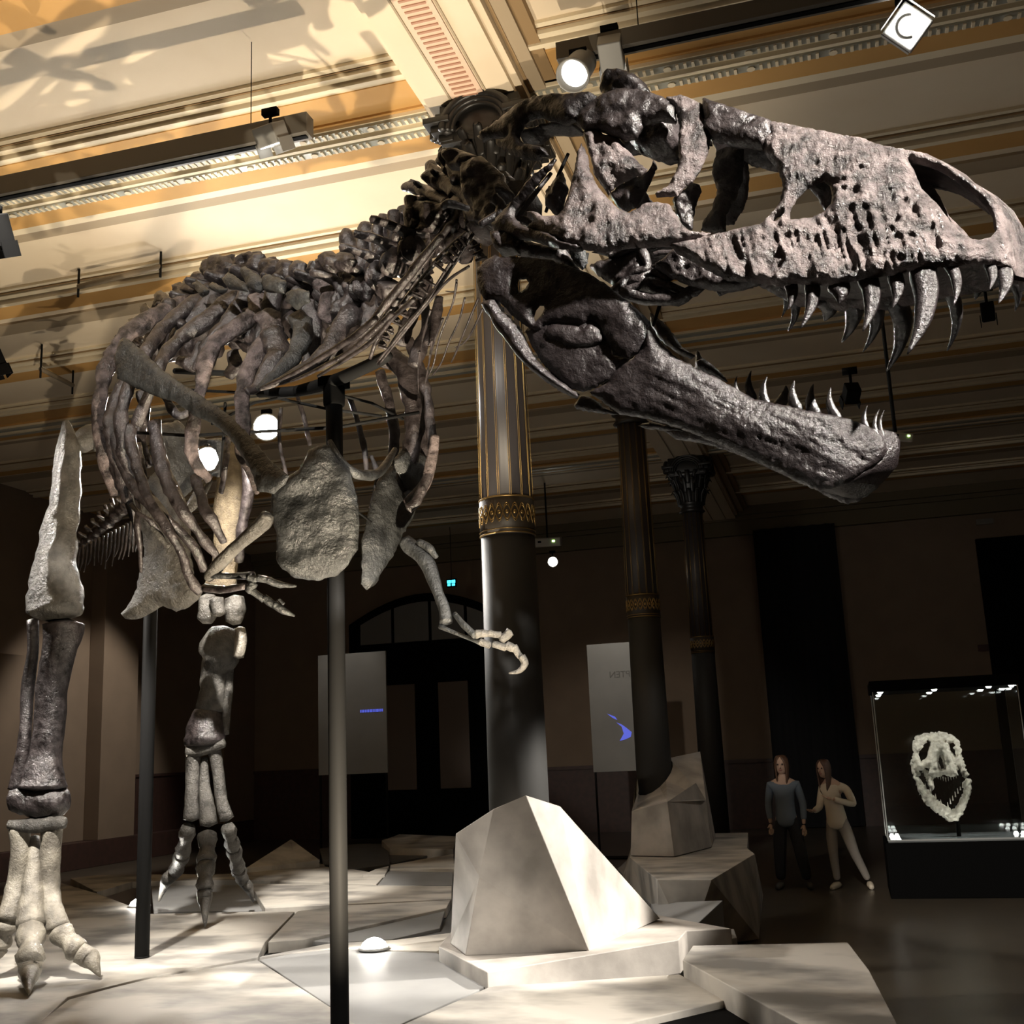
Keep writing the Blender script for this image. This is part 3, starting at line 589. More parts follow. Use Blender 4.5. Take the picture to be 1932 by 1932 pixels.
# hard palate shelf inside the tooth row
ed=[(1380,520),(1450,532),(1540,535),(1620,525),(1700,514),(1780,500),(1840,494),(1872,494)]
A=np.array([SP.p(x,y-14) for x,y in ed]); B=MR(A); V=[];F=[]
for i in range(len(A)):
    for j in range(7): t=j/6; V.append(A[i]*(1-t)+B[i]*t+UPV*.05*math.sin(math.pi*t))
for i in range(len(A)-1):
    for j in range(6): a=i*7+j; F.append((a,a+1,a+8,a+7))
N=len(V); V=np.array(V); F=F+[tuple(q+N for q in f[::-1]) for f in F]; mb=MB(); mb.add(np.concatenate([V,V+UPV*.02]),F); mb.build('palate_shelf',BONE,skull)
def tooth(parent,base,tip,w,P,bend=.18,mt=TOOTH,label=None,fl=.62,sd=1):
    a=P(*base); c=P(*tip); d=np.linalg.norm(ray(*base)); 
    wm=np.linalg.norm(P(base[0]+w,base[1])-P(base[0],base[1]))*.5
    ax=c-a; side=SP.h; mid=(a+c)/2+side*np.linalg.norm(ax)*bend*sd
    q1=a+(mid-a)*.5+side*np.linalg.norm(ax)*bend*.25*sd
    up=a-ax*.18
    m=MB(); m.tube([up,a,q1,mid,(mid+c)/2+side*np.linalg.norm(ax)*bend*.25*sd,c],[wm*.8,wm,wm*.92,wm*.74,wm*.42,wm*.06],12,.06,40,sub=3,flat=fl,flatdir=SP.n0)
    return m.build('tooth',mt,parent,label=label)
near=[((1492,535),(1486,585),26),((1532,537),(1510,620),31),((1582,540),(1582,573),42),((1637,525),(1628,625),40),((1689,522),(1683,582),31),((1741,514),(1712,668),54),((1793,500),(1799,577),25),((1867,500),(1866,548),18),((1890,500),(1884,572),26)]
for b,t,w in near: tooth(skull,b,t,w,lambda x,y: SP.p(x,y,.015),.1,label='short glossy tooth' if t[1]-b[1]<50 else None,mt=JAWB)
def FP(x,y):
    P0=MR(np.array([SP.A]))[0]; nn=MR(np.array([SP.A+SP.n]))[0]-P0; r=ray(x,y); return CAM+r*(np.dot(P0-CAM,nn)/np.dot(r,nn))
far=[((1496,560),(1487,625),22),((1560,565),(1555,605),46),((1606,555),(1588,646),44),((1648,560),(1628,664),34),((1692,565),(1673,700),44),((1788,540),(1787,662),30),((1835,520),(1840,565),34),((1478,545),(1474,600),14),((1905,520),(1915,587),26)]
for b,t,w in far: tooth(skull,b,t,w,FP,.13)
# ---- lower jaw
JB=at(900,540,3.55); jaw=empty('lower_jaw',tuple(JB),'','')
for k in('label','category'): del jaw[k]
jaw.parent=skel; jaw.location=Vector(JB)-Vector((-3.0,6.0,.4)); jaw['label']='dark glossy lower jaw hanging wide open'
JP_=at(1690,850,2.98)
def joff(u,v): return .07*max(0,(u-.84)/.16)**2
JP=Plane(JB,JP_,.0,joff)
JA=JB+JP.n0*.26; JBm=JP_+JP.n0*.10; e=JBm-JA; jh=np.array([e[0],e[1],0]); jh/=np.linalg.norm(jh); jn=np.array([-jh[1],jh[0],0])
JM=lambda V: V-2*((V-JA)@jn)[:,None]*jn
sur=Z3([(0,250),(60,190),(130,150),(175,172),(330,168),(500,185),(620,220),(780,280),(920,370),(1050,470),(1150,560),(1215,620),(1228,690),(1200,760),(1140,830),(1060,885),(985,860),(930,800),(890,720),(860,640),(800,605),(740,640),(700,632),(560,625),(480,640),(440,680),(400,680),(330,640),(230,560),(160,480),(110,470),(60,470),(20,420),(0,340)])
h1=Z3([(290,325),(345,320),(365,350),(340,390),(295,420),(285,370)]); h2=Z3([(400,590),(415,540),(440,510),(470,510),(475,530),(455,570),(430,600),(408,625)])
den=Z3([(1190,600),(1228,660),(1300,780),(1400,870),(1540,950),(1680,1010),(1800,1080),(1932,1155)])+ZJ([(700,335),(860,370),(1050,410),(1200,440),(1400,480),(1530,530),(1640,590),(1700,650),(1735,740),(1700,800),(1640,850),(1560,900),(1480,960),(1380,1010),(1280,1060),(1170,1080),(1080,1050),(960,1000),(850,930),(640,840),(400,730),(200,640),(0,560)])+Z3([(1300,1330),(1180,1300),(1000,1270),(900,1200),(790,1115),(900,1060),(980,960),(1090,880),(1160,790)])
prea=Z3([(340,690),(380,640),(480,600),(620,570),(760,570),(860,620),(920,700),(950,850),(1060,890),(1000,940),(920,1030),(830,1085),(740,1112),(640,1085),(540,1000),(450,900),(380,780)])
coro=Z3([(475,700),(500,660),(560,640),(700,650),(730,680),(790,640),(850,670),(895,745),(820,790),(720,810),(620,805),(590,770),(500,750)])
ang=Z3([(50,490),(150,460),(190,540),(300,650),(360,780),(420,890),(560,1010),(720,1130),(700,1165),(600,1120),(480,1040),(380,960),(290,870),(230,790),(150,690),(100,600),(40,520)])
spl=Z3([(680,1210),(735,1140),(800,1150),(900,1225),(1000,1272),(850,1262),(700,1235)])
spl2=Z3([(1130,1350),(1220,1320),(1330,1345),(1450,1385),(1300,1385),(1180,1370)])
def pits(V2,P):
    x,y=V2[:,0],V2[:,1]; b=np.abs(hnoise(np.stack([x/10,y/10,x*0],1),1,4)); c=np.abs(hnoise(np.stack([(x+.4*y)/60,(y-.45*x)/12,x*0],1),1,6)); return -.011*np.clip(b-.5,0,1)*np.clip((x-1250)/200,0,1)+.0035*(.4-c)*np.clip((x-1150)/100,.15,1)+.006*hnoise(np.stack([x/70,y/50,x*0],1),1,9)
for nm,pg,ho,t,r,ex,mir in [('surangular_bone',sur,(h1,h2),.016,70,0,True),('dentary_bone',den,(),.024,60,.006,True),('prearticular_bone',prea,(),.010,50,.012,False),('coronoid_bone',coro,(),.008,25,.000,False),('angular_bone',ang,(),.035,16,.015,True),('splenial_bone',spl,(),.012,10,.08,False),('splenial_bone',spl2,(),.012,10,.16,False)]:
    mb=MB(); mf=MB(); relief(mb,pg,JP,t,.006,r,ho,4.5,.0022,30,extra=ex,mirror=(mf,JM) if mir else None,ridge=pits)
    mb.build(nm,JAWB,jaw)
    if mir and nm=='dentary_bone': mf.build(nm,JAWB,jaw)
MP=Plane(JB+JP.n0*.20,JP_+JP.n0*.14,0)
for pg in (Z3([(1215,560),(1262,590),(1340,660),(1400,740),(1440,800),(1530,860),(1500,885),(1400,840),(1330,790),(1255,710),(1220,640)]),Z3([(1530,905),(1590,878),(1660,930),(1740,1010),(1760,1045),(1640,1000),(1550,960)])):
    mb=MB(); relief(mb,pg,MP,.02,.006,12,(),5,.006,18); mb.build('coronoid_bone',JAWB,jaw)
low=[((490,245),(487,128),38),((612,285),(603,85),78),((722,335),(735,130),84),((835,355),(890,208),110),((985,385),(962,168),100),((1130,425),(1118,195),112),((1310,455),(1262,225),92),((1555,540),(1566,372),60),((1640,590),(1668,400),46),((1690,600),(1705,412),40)]
for i,(b,t,w) in enumerate(low):
    (b,t)=ZJ([b,t]); f=i in(1,3)
    tooth(jaw,(b[0],b[1]+4),t,w*.228,(lambda x,y: JP.p(x,y,.16)) if f else (lambda x,y: JP.p(x,y,.02)),-.12 if i!=3 else .1)
ce=[(1652,812),(1662,826),(1669,845),(1656,872),(1632,890),(1602,908),(1570,920),(1540,914),(1505,900)]
A=np.array([JP.p(x,y,.01) for x,y in ce]); B=JM(A); V=[]; nn=9
for i in range(len(A)):
    for j in range(nn):
        t=j/(nn-1); w=.035 if i<6 else .01
        V.append(A[i]*(1-t)+B[i]*t+JP.h*w*math.sin(math.pi*t))
V=np.array(V); V=V+(fbm(V,25,3)*.006)[:,None]*JP.h; N=len(V); F=[]
for i in range(len(A)-1):
    for j in range(nn-1):
        a=i*nn+j; F.append((a,a+1,a+nn+1,a+nn)); F.append((N+a,N+a+nn,N+a+nn+1,N+a+1))
    for a,b in ((i*nn,(i+1)*nn),(i*nn+nn-1,(i+1)*nn+nn-1)): F.append((a,b,b+N,a+N))
for j in range(nn-1):
    for r0 in (0,(len(A)-1)*nn): F.append((r0+j,r0+j+1,r0+j+1+N,r0+j+N))
mb=MB(); mb.add(np.concatenate([V,V-JP.h*.04+UPV*.02]),F); mb.build('jaw_symphysis',JAWB,jaw)
# ---- generic skeleton bones from traced runs
def bn(name,L,mt=BONE,n=12,nz=.16,nf=16,flat=None,fd=None,parent=None,label=None,sub=4,mb=None):
    """L: list of (x,y,depth,radius_px)"""
    P=[at(x,y,d) for x,y,d,r in L]; R=[r*d/2170 for x,y,d,r in L]
    m=mb or MB(); m.tube(P,R,n,nz,nf,sub,flat=flat,flatdir=(fd if fd is not None else (FW if flat else None)))
    if mb is None: return m.build(name,mt,parent or skel,label=label)
def lerp(T,x):
    xs=[t[0] for t in T]; return np.interp(x,xs,[t[1] for t in T])
# spine: (x_px,y_px of the top of the spine, depth, centrum offset px, size)
VT=[(255,612,7.9,60,20),(282,590,7.6,62,20),(308,566,7.4,64,22),(335,550,7.2,64,22),(362,528,7.0,66,24),(392,498,6.8,74,30),(430,486,6.5,80,36),(478,480,6.3,82,38),(512,488,6.1,78,28),(540,494,5.95,76,24),(562,497,5.85,76,22),(588,500,5.75,76,22),(618,480,5.6,88,28),(650,478,5.45,90,28),(682,450,5.3,95,26),(712,425,5.1,95,26),(742,398,4.9,98,27),(775,372,4.7,100,28)]
for i,(x,y,d,o,s) in enumerate(VT):
    m=MB(); a=VT[max(0,i-1)]; b=VT[min(len(VT)-1,i+1)]
    slope=math.atan2(b[1]-a[1],b[0]-a[0]); tx,ty=-math.sin(slope)*.35,1
    lean=-.25 if x<600 else .1
    cx,cy=x+lean*-o*.6+8,y+o
    # neural spine: flat blade
    T=at(x,y+4,d); Cn=at(cx,cy,d); fdir=at(b[0],b[1],b[2])-at(a[0],a[1],a[2])
    rr=s*.62*d/2170
    m.tube([T+(T-Cn)*.02,T*.75+Cn*.25,T*.4+Cn*.6,Cn],[rr*.8,rr*1.0,rr*.8,rr*1.0],12,.35,20,3,flat=.85,flatdir=np.cross(fdir,T-Cn))
    # centrum: spool
    f=fdir/np.linalg.norm(fdir); L=s*.75*d/2170
    m.tube([Cn-f*L*.6,Cn-f*L*.35,Cn,Cn+f*L*.35,Cn+f*L*.6],[rr*1.7,rr*1.6,rr*1.15,rr*1.6,rr*1.7],14,.12,20,2)
    # transverse processes towards and away from the viewer
    w=np.cross(f,UPV); w/=np.linalg.norm(w)
    for sg in(-1,1):
        A_=Cn*.7+T*.3; m.tube([A_,A_+sg*w*.10+UPV*.03,A_+sg*w*.18+UPV*.05-f*.03],[rr*1.0,rr*.85,rr*.7],9,.3,22,3,flat=.6,flatdir=UPV)
    # articular process
    m.tube([Cn*.6+T*.4,Cn*.6+T*.4+f*L*1.1+UPV*.03],[rr*.7,rr*.45],8,.25,26,2)
    m.build('vertebra',BONE,skel)
# flat bony crests standing on the vertebrae
CPs=Plane(at(255,612,7.75),at(775,372,4.6),0)
for L in [[(790,290),(795,200),(880,155),(980,170),(1005,260),(960,360),(860,370)],[(1005,290),(1040,170),(1130,130),(1225,150),(1225,270),(1150,350),(1060,350)],[(1215,270),(1230,180),(1330,190),(1345,270),(1300,350),(1230,330)],[(1320,260),(1360,190),(1430,200),(1425,330),(1360,350)],[(1430,250),(1480,195),(1535,220),(1510,340),(1430,360)],[(1550,300),(1580,200),(1625,200),(1630,290)],[(1610,280),(1655,160),(1720,130),(1775,180),(1745,290)],[(1730,270),(1790,150),(1850,135),(1895,190),(1840,290)],[(710,420),(695,320),(750,275),(805,290),(800,400)],[(590,480),(575,380),(620,355),(720,480)],[(640,440),(650,340),(700,350),(770,440)],[(440,590),(440,440),(480,415),(560,470),(600,530)],[(350,620),(338,530),(370,510),(425,600)],[(255,700),(252,620),(290,618),(330,650)]]:
    m=MB(); relief(m,Z5(L),CPs,.035,.01,14,(),4,.02,14,extra=.05); m.build('spine_crest',BONE,skel)
for L in [[(925,330),(970,280),(1100,370),(1120,430),(980,410)],[(1065,260),(1090,240),(1180,300),(1228,350),(1200,440),(1110,390)],[(1220,370),(1240,290),(1330,320),(1385,350),(1380,440),(1250,430)],[(705,370),(740,340),(835,420),(780,470)],[(820,400),(850,355),(970,410),(920,450)],[(1400,430),(1480,400),(1560,420),(1560,500),(1470,560),(1400,500)]]:
    m=MB(); relief(m,Z5(L),CPs,.02,.008,14,(),4,.01,18,extra=-.18); m.build('transverse_process',SLATE,skel)
for L,d in [([(620,285),(690,230),(770,262),(890,300),(860,360),(760,350),(640,315)],5.0),([(780,240),(815,105),(875,130),(985,215),(1070,300),(950,320),(850,300)],4.7),([(540,490),(600,440),(660,410),(740,420),(720,520),(640,560),(545,545)],5.2),([(300,800),(335,640),(425,635),(450,720),(540,790),(480,880),(440,830),(380,900),(320,900)],5.35),([(0,850),(40,760),(110,750),(160,850),(100,960),(0,930)],5.6),([(120,860),(190,760),(260,780),(280,860),(180,960)],5.5),([(460,640),(490,560),(530,600),(520,720),(450,740)],5.3),([(180,900),(340,850),(390,960),(300,1130),(200,1250),(100,1290),(110,1150),(200,1080)],5.3),([(400,990),(460,960),(600,980),(540,1150),(440,1160)],5.1),([(360,800),(500,780),(540,700),(640,640),(600,860),(560,940),(420,960),(370,1120),(290,1110),(340,940)],5.15),([(640,640),(760,600),(900,560),(860,760),(700,960),(620,980)],4.9),([(700,380),(900,400),(1090,400),(1090,470),(960,500),(860,620),(720,620),(680,480)],4.6),([(1070,110),(1200,60),(1340,190),(1420,330),(1350,520),(1300,600),(1180,560),(1100,400)],4.0),([(920,20),(1000,0),(1180,60),(1100,180),(980,160)],4.1),([(130,1290),(240,1240),(260,1360),(60,1480),(0,1520),(30,1440)],5.4)]:
    m=MB(); relief(m,Z4(L),Plane(at(*Z4([L[0]])[0],d+.1),at(*Z4([L[len(L)//2]])[0],d-.05) if abs(L[0][0]-L[len(L)//2][0])>60 else at(Z4([L[0]])[0][0]+60,Z4([L[0]])[0][1],d),0),.03,.012,22,(),4.5,.035,12); m.build('vertebra_plate',BONE,skel)
# neck: bigger, jumbled vertebrae traced one by one (z4)
neck=[[(820,120,26),(850,170,34),(910,230,40),(960,280,44),(1010,330,50)],[(640,280,22),(700,280,30),(780,310,34),(860,350,36),(960,400,40)],[(700,390,34),(760,400,36),(820,440,50),(900,480,60)],[(580,500,46),(590,560,42),(620,640,36),(570,760,34),(520,880,46),(470,930,50)],[(490,580,22),(480,650,30),(520,700,34)],[(370,650,52),(400,740,44),(430,850,40),(370,980,36),(330,1090,40)],[(250,880,60),(270,960,54),(220,1080,44),(170,1200,42),(110,1260,44)],[(330,740,34),(300,840,40)],[(80,780,50),(60,900,48),(100,1000,60),(60,1120,60)],[(200,780,46),(180,860,44)],[(1130,240,60),(1180,260,70),(1230,300,50)],[(1100,200,46),(1200,160,40),(1290,240,60),(1340,380,60),(1370,460,40)],[(1000,90,60),(1040,160,70),(1060,280,60),(1100,380,50),(1110,560,30)],[(940,60,50),(980,120,60)],[(1150,460,60),(1220,450,70),(1290,520,60)],[(840,560,50),(900,620,46),(960,700,50)],[(700,760,60),(720,880,70),(660,980,60)],[(450,1000,50),(520,1040,70),(480,1150,50)],[(330,1170,50),(370,1250,56),(310,1330,46)],[(1000,560,40),(1050,620,50),(980,680,46)],[(980,400,50),(1060,420,60),(1000,520,46),(900,600,40)]]
NT=[(600,5.7),(700,5.35),(800,4.9),(900,4.3),(1000,3.75)]
for L in neck:
    m=MB(); pts=[]
    for (x,y,r) in L:
        (X,Y),=Z4([(x,y)]); pts.append((X,Y,lerp(NT,X)+.0,r*.2588*1.45))
    bn('n',pts,mb=m,nz=.5,nf=15,n=18,flat=.8); k=len(pts)//2; x,y,d,r=pts[k]
    P=at(x,y,d+.12); m.tube([P-UPV*.03,P+FW*.1,P+FW*.26],[r*d/2170*.9,r*d/2170*1.05,r*d/2170*.8],12,.3,15,3)
    if r>12:
        Q=at(x-14,y-12,d); m.tube([P,Q,Q+(Q-P)*.4],[r*d/2600,r*d/3600,r*d/6000],9,.3,20,3)
    m.build('vertebra',BONE,skel)
# filled neck core so the column reads as continuous
for i in range(9):
    t=i/8; x=665+(955-665)*t; y=500-(500-400)*t; d=lerp(NT,x)+.2
    m=MB(); a=at(x,y,d); b=at(x+26,y-10,d-.12); f=(b-a); m.tube([a,a+f*.3,a+f*.8,b],[.10,.085,.085,.10],14,.15,12,3)
    q=at(x-10,y-50,d-.05); m.tube([a+f*.5,q,q*1.0+UPV*.05],[.06,.05,.03],9,.3,18,3)
    m.build('vertebra',BONE,skel)
# snarl of bones below the back of the skull
for L in [[(900,430,30),(960,400,40),(1100,440,26)],[(1280,360,50),(1330,420,46),(1330,520,44),(1350,600,30)],[(1290,640,50),(1400,560,34),(1500,520,30),(1600,600,30),(1700,640,26)],[(1350,760,60),(1450,700,50),(1560,720,40)],[(1400,480,24),(1500,340,30),(1620,210,26),(1730,80,14)],[(1420,560,20),(1560,360,22),(1700,180,16)],[(1180,560,30),(1280,500,30),(1400,430,26)]]:
    pts=[]
    for (x,y,r) in L:
        (X,Y),=Z4([(x,y)]); pts.append((X,Y,3.62,r*.2588))
    bn('atlas_bone',pts,nz=.3,nf=16)
# cervical ribs: two long rails with rungs, thin splints
def P4(L,d0,d1,r):
    n=len(L); return [(*Z4([(x,y)])[0],d0+(d1-d0)*i/(n-1),(r if np.ndim(r)==0 else r[i])) for i,(x,y) in enumerate(L)]
for L,r in [([(1110,180),(1100,600),(1060,700),(940,880),(760,1160),(600,1330),(440,1580)],[5,4,4,4,4,4,3]),([(1090,610),(980,700),(840,850),(700,1030),(560,1200),(440,1370),(380,1530)],[4,5,5,5,5,4,4]),([(1130,620),(1000,830),(860,1030),(700,1230),(560,1400),(430,1560)],[4,4,4,3,3,3]),([(960,560),(860,700),(740,880),(620,1050),(480,1240),(330,1400),(150,1540)],[7,7,7,7,6,5,4]),([(900,640),(760,800),(640,960),(500,1130),(340,1330),(160,1440),(0,1560)],[8,9,9,8,7,6,4]),([(1100,860),(950,960),(800,1130),(620,1350),(440,1580)],[3,3,3,3,2]),([(700,1100),(560,1220),(400,1400),(200,1540),(0,1660)],[5,5,5,4,3]),([(540,1200),(360,1370),(200,1500),(-60,1640),(-200,1700)],[6,6,5,4,2]),([(420,1240),(250,1380),(60,1500),(-180,1640),(-380,1730)],[7,7,6,5,2])]:
    bn('cervical_rib',P4(L,4.3,4.95,r),nz=.15,nf=30,n=8,mt=BONE)
rl=[((930,780),(990,840)),((970,740),(1020,790)),((1010,700),(1050,750)),((1040,660),(1080,710)),((850,840),(930,900)),((770,950),(850,1000)),((740,1010),(800,1060)),((690,1060),(760,1090)),((650,1150),(720,1160)),((590,1200),(660,1230)),((540,1260),(610,1290)),((500,1330),(550,1350)),((470,1380),(520,1400)),((440,1440),(500,1460)),((1100,740),(1180,700)),((1130,780),(1200,740)),((1150,820),(1230,790))]
m=MB()
for a,b in rl:
    x=(a[0]+b[0])/2; d=4.3+(1100-x)/900*.6; bn('x',[(*Z4([a])[0],d,3.4),(*Z4([b])[0],d,3.4)],mb=m,nz=.15,n=7)
    c=((a[0]+b[0])/2-14,(a[1]+b[1])/2-12); bn('x',[(*Z4([c])[0],d+.03,9),(*Z4([(c[0]+20,c[1]-24)])[0],d+.03,9)],mb=m,nz=.2,n=9)
m.build('cervical_rib_rungs',BONE,skel)
# hair-thin hanging splints in front of the column
for L in [[(1010,980),(985,1120),(940,1240),(880,1400),(840,1580),(780,1700)],[(1070,1090),(1030,1250),(960,1400),(900,1560),(830,1660)],[(1170,1090),(1090,1280),(1040,1400),(1000,1500),(970,1560)],[(1200,1170),(1120,1340),(1060,1420),(1000,1450)],[(910,1240),(850,1400),(810,1560),(790,1700)],[(830,1400),(810,1560),(770,1760)],[(740,1480),(730,1640),(735,1780)],[(1010,960),(1000,1040),(930,1040)],[(820,1180),(760,1400),(745,1600)]]:
    bn('thin_rib_splint',P4(L,4.7,5.2,[2.6]+[2]*(len(L)-2)+[1.2]),n=6,nz=.1)
# ---- ribs
def rib(L,dd,S=None,mt=BONE,fl=.6,nzz=.27,label=None):
    n=len(L); pts=[]
    for i,(x,y,r) in enumerate(L):
        X,Y=(x,y) if S is None else S([(x,y)])[0]; pts.append((X,Y,float(np.interp(i/(n-1),np.linspace(0,1,len(dd)),dd)),r*(1.25 if r>6 else 1.1)))
    return bn('rib',pts,mt=mt,flat=fl,nz=nzz,nf=17,n=16,sub=6,label=label,fd=None)
rib([(1110,440,13),(980,500,17),(830,620,15),(640,750,14),(520,870,13),(470,960,11),(400,1150,10),(300,1400,9)],[6.3,6.2,6.1,6.0,6.1],Z5)
rib([(870,450,10),(700,520,13),(500,690,13),(400,810,12),(300,1000,12),(200,1250,11),(190,1500,11),(240,1700,10),(330,1930,10)],[6.6,6.45,6.3,6.2,6.2,6.3],Z5)
rib([(720,470,9),(560,540,14),(380,640,16),(220,760,15),(110,920,13),(40,1150,12),(30,1400,12),(70,1650,12),(160,1900,12)],[6.9,6.7,6.5,6.4,6.4,6.5],Z5,SKULLB)
rib([(830,470,7),(640,600,8),(440,770,8),(350,870,8),(230,1050,9),(130,1250,11),(110,1450,11),(170,1700,10),(260,1900,9)],[6.8,6.6,6.4,6.3,6.4],Z5)
rib([(1190,460,16),(1140,600,15),(1000,700,14),(880,790,14),(800,950,13),(770,1100,11),(730,1300,11),(700,1560,11),(740,1700,10),(830,1800,8)],[5.95,5.8,5.75,5.8,5.9],Z5,SKULLB)
rib([(1230,590,18),(1290,700,17),(1200,850,16),(1120,1000,14),(1070,1200,14),(1080,1400,12),(1060,1600,9),(1130,1760,6),(1180,1900,4)],[5.75,5.6,5.5,5.5,5.5],Z5,SKULLB)
rib([(1280,720,20),(1330,850,22),(1290,950,17),(1180,1120,10),(1100,1150,6)],[5.6,5.5,5.4],Z5)
rib([(1470,600,15),(1520,740,18),(1440,900,14),(1300,1040,10),(1180,1140,5)],[5.5,5.3,5.2],Z5,SLATE,label='slate grey short rib')
rib([(1700,240,12),(1660,330,20),(1740,430,22),(1680,560,14),(1730,640,10)],[5.6,5.5,5.5],Z5,SKULLB)
rib([(1900,560,16),(1800,660,17),(1740,780,15),(1620,920,12),(1400,1050,8),(1200,1140,4)],[5.3,5.2,5.1],Z5)
rib([(780,800,9),(760,880,12),(720,960,12),(600,920,9)],[6.2,6.2],Z5)
rib([(1000,860,10),(1020,960,14),(960,1040,10)],[6.0,6.0],Z5)
rib([(330,1150,8),(360,1280,9),(330,1500,9),(390,1700,9)],[6.8,6.8],Z5)
rib([(510,1180,7),(560,1290,8),(620,1330,7),(680,1300,6)],[6.7,6.7],Z5)
# lower runs of the near ribs (z6)
low6=[([(60,90,10),(130,260,10),(180,420,9),(240,560,8),(300,760,6),(320,1000,4)],6.5),([(130,60,9),(200,330,9),(300,480,8),(430,620,8),(560,720,8),(700,880,7),(760,1030,7)],6.3),([(240,10,9),(260,200,9),(310,360,8),(380,540,8),(520,760,8),(600,900,8),(660,1080,8),(740,1180,7)],6.2),([(420,-20,11),(440,200,12),(500,400,11),(590,580,10),(700,730,8),(830,900,7),(880,990,5)],6.1),([(700,360,9),(760,580,9),(830,690,9),(900,830,6)],5.9),([(230,300,4),(300,560,5),(290,700,5),(310,860,4),(320,1040,3)],6.4),([(250,560,4),(300,620,4),(400,700,5),(500,860,6)],6.3),([(300,140,5),(330,260,5),(350,420,5),(340,560,4)],6.7),([(930,80,5),(910,300,6),(880,480,5)],6.3)]
for L,d in low6: rib(L,[d,d-.15,d],Z6)
for L,d in [([(520,535,14),(508,590,14),(486,660,13),(456,735,8)],5.85),([(556,545,14),(590,600,14),(588,660,12),(570,700,7)],5.7),([(600,545,16),(640,585,15),(640,640,13),(580,700,8)],5.55),([(640,530,15),(668,580,15),(664,640,12),(640,680,8)],5.4),([(470,540,14),(440,600,16),(395,650,13),(372,700,9)],6.1),([(430,530,12),(380,585,14),(330,640,13),(300,700,10)],6.5),([(690,520,16),(700,580,15),(690,640,12)],5.3),([(420,600,20),(470,640,22),(520,650,20)],6.3),([(540,600,18),(600,640,20),(660,610,18)],5.9),([(320,600,16),(290,640,15),(262,690,11)],6.8)]:
    rib(L,[d,d],None,nzz=.3)
for i in range(9):
    t=i/8; x=325+330*t; y=652-60*t+12*math.sin(i*2.1); d=6.75-1.0*t
    m=MB(); c=at(x,y,d); e_=at(x+30,y-6,d-.12); f=e_-c
    m.tube([c-f*.1,c+f*.15,c+f*.5,c+f*.85,c+f*1.1],[.10,.095,.07,.095,.10],14,.25,14,3)
    u=at(x-8,y-60,d); m.tube([c+f*.5,u,u*1.0+UPV*.1],[.075,.06,.04],10,.45,14,3,flat=.6,flatdir=FW)
    v=at(x+14,y-30,d-.22); m.tube([c+f*.5,v,v+(v-c)*.4],[.06,.05,.03],9,.4,18,3)
    m.build('vertebra',BONE,skel)
# chopped pale ends of the belly ribs
rib([(390,720,3.5),(450,790,5),(515,860,5)],[6.2,6.2],Z6,LEGB)
# far side ribs right of the pole (z4 / full px)
for L,d in [([(700,680,9),(745,690,10),(790,750,10),(805,830,10),(790,900,10),(762,940,9)],6.1),([(735,665,14),(765,700,16),(782,780,15),(776,850,14),(750,930,12)],6.0),([(770,640,9),(800,720,8),(812,800,8),(815,870,8),(790,940,8),(770,960,8)],5.8),([(716,700,8),(735,760,8),(745,830,8),(732,880,7)],6.2),([(800,560,8),(806,620,10),(790,660,12),(780,690,10)],5.4),([(830,560,7),(820,610,9),(808,650,8)],5.3),([(755,650,10),(775,600,12),(800,560,8)],5.5),([(560,745,4),(574,790,4),(585,840,4)],6.6),([(530,770,4),(527,830,4),(540,895,4)],6.6),([(660,750,5),(676,800,5),(688,850,5),(692,900,4)],6.4),([(728,740,5),(738,800,5),(742,850,5)],6.3),([(700,860,4),(712,900,5),(700,960,4)],6.1)]:
    rib(L,[d,d],None)
# ---- shoulder girdle
sc=Z5([(140,900),(180,780),(210,760),(260,790),(350,860),(480,990),(620,1090),(780,1190),(900,1270),(1000,1350),(1100,1450),(1200,1570),(1300,1680),(1410,1770),(1380,1830),(1300,1900),(1180,1880),(1150,1760),(1080,1640),(980,1490),(860,1390),(740,1340),(600,1240),(420,1180),(280,1120),(160,1060)])
SPn=Plane(at(200,700,6.05),at(545,920,5.0),.12)
m=MB(); relief(m,sc,SPn,.016,.008,30,(),6,.006,14); m.build('scapula',SLATE,skel,label='long slate grey near shoulder blade')
cor=Z6([(1350,370),(1430,320),(1470,250),(1500,180),(1570,150),(1640,150),(1700,250),(1780,330),(1830,500),(1850,680),(1840,880),(1770,990),(1700,1060),(1560,1100),(1400,1080),(1300,1000),(1270,950),(1275,780),(1250,700),(1230,600),(1240,480),(1280,420)])
CP=Plane(at(520,960,5.0),at(670,960,4.9),-.1)
m=MB(); relief(m,cor,CP,.035,.012,40,(),6,.009,9,ridge=lambda V,P:.02*hnoise(np.stack([V[:,0]/45,V[:,1]/28,V[:,0]*0],1),1,2)); m.build('coracoid',SLATE,skel,label='broad rounded slate grey chest plate')
bn('furcula',[(622,832,4.95,5),(642,868,4.92,8),(668,892,4.95,10),(700,897,5.1,11),(722,885,5.3,9),(745,848,5.5,5)],SLATE,nz=.08)
fc=ZC([(400,460),(440,400),(500,330),(520,450),(580,560),(650,640),(630,720),(560,830),(500,960),(430,1060),(380,1160),(330,1190),(290,1150),(300,960),(300,840),(340,680),(370,560)])
FPn=Plane(at(690,1000,5.65),at(770,960,5.95),.05)
m=MB(); relief(m,fc,FPn,.03,.01,22,(),6,.008,12); m.build('coracoid',SLATE,skel,label='narrow far chest plate seen edge-on')
m=MB(); relief(m,ZC([(500,330),(560,250),(700,270),(760,300),(780,420),(720,560),(640,640),(560,620),(540,560),(600,520),(560,440)]),Plane(at(690,900,5.75),at(800,860,6.1),0),.03,.01,22,(),6,.01,14); m.build('scapula',SLATE,skel)
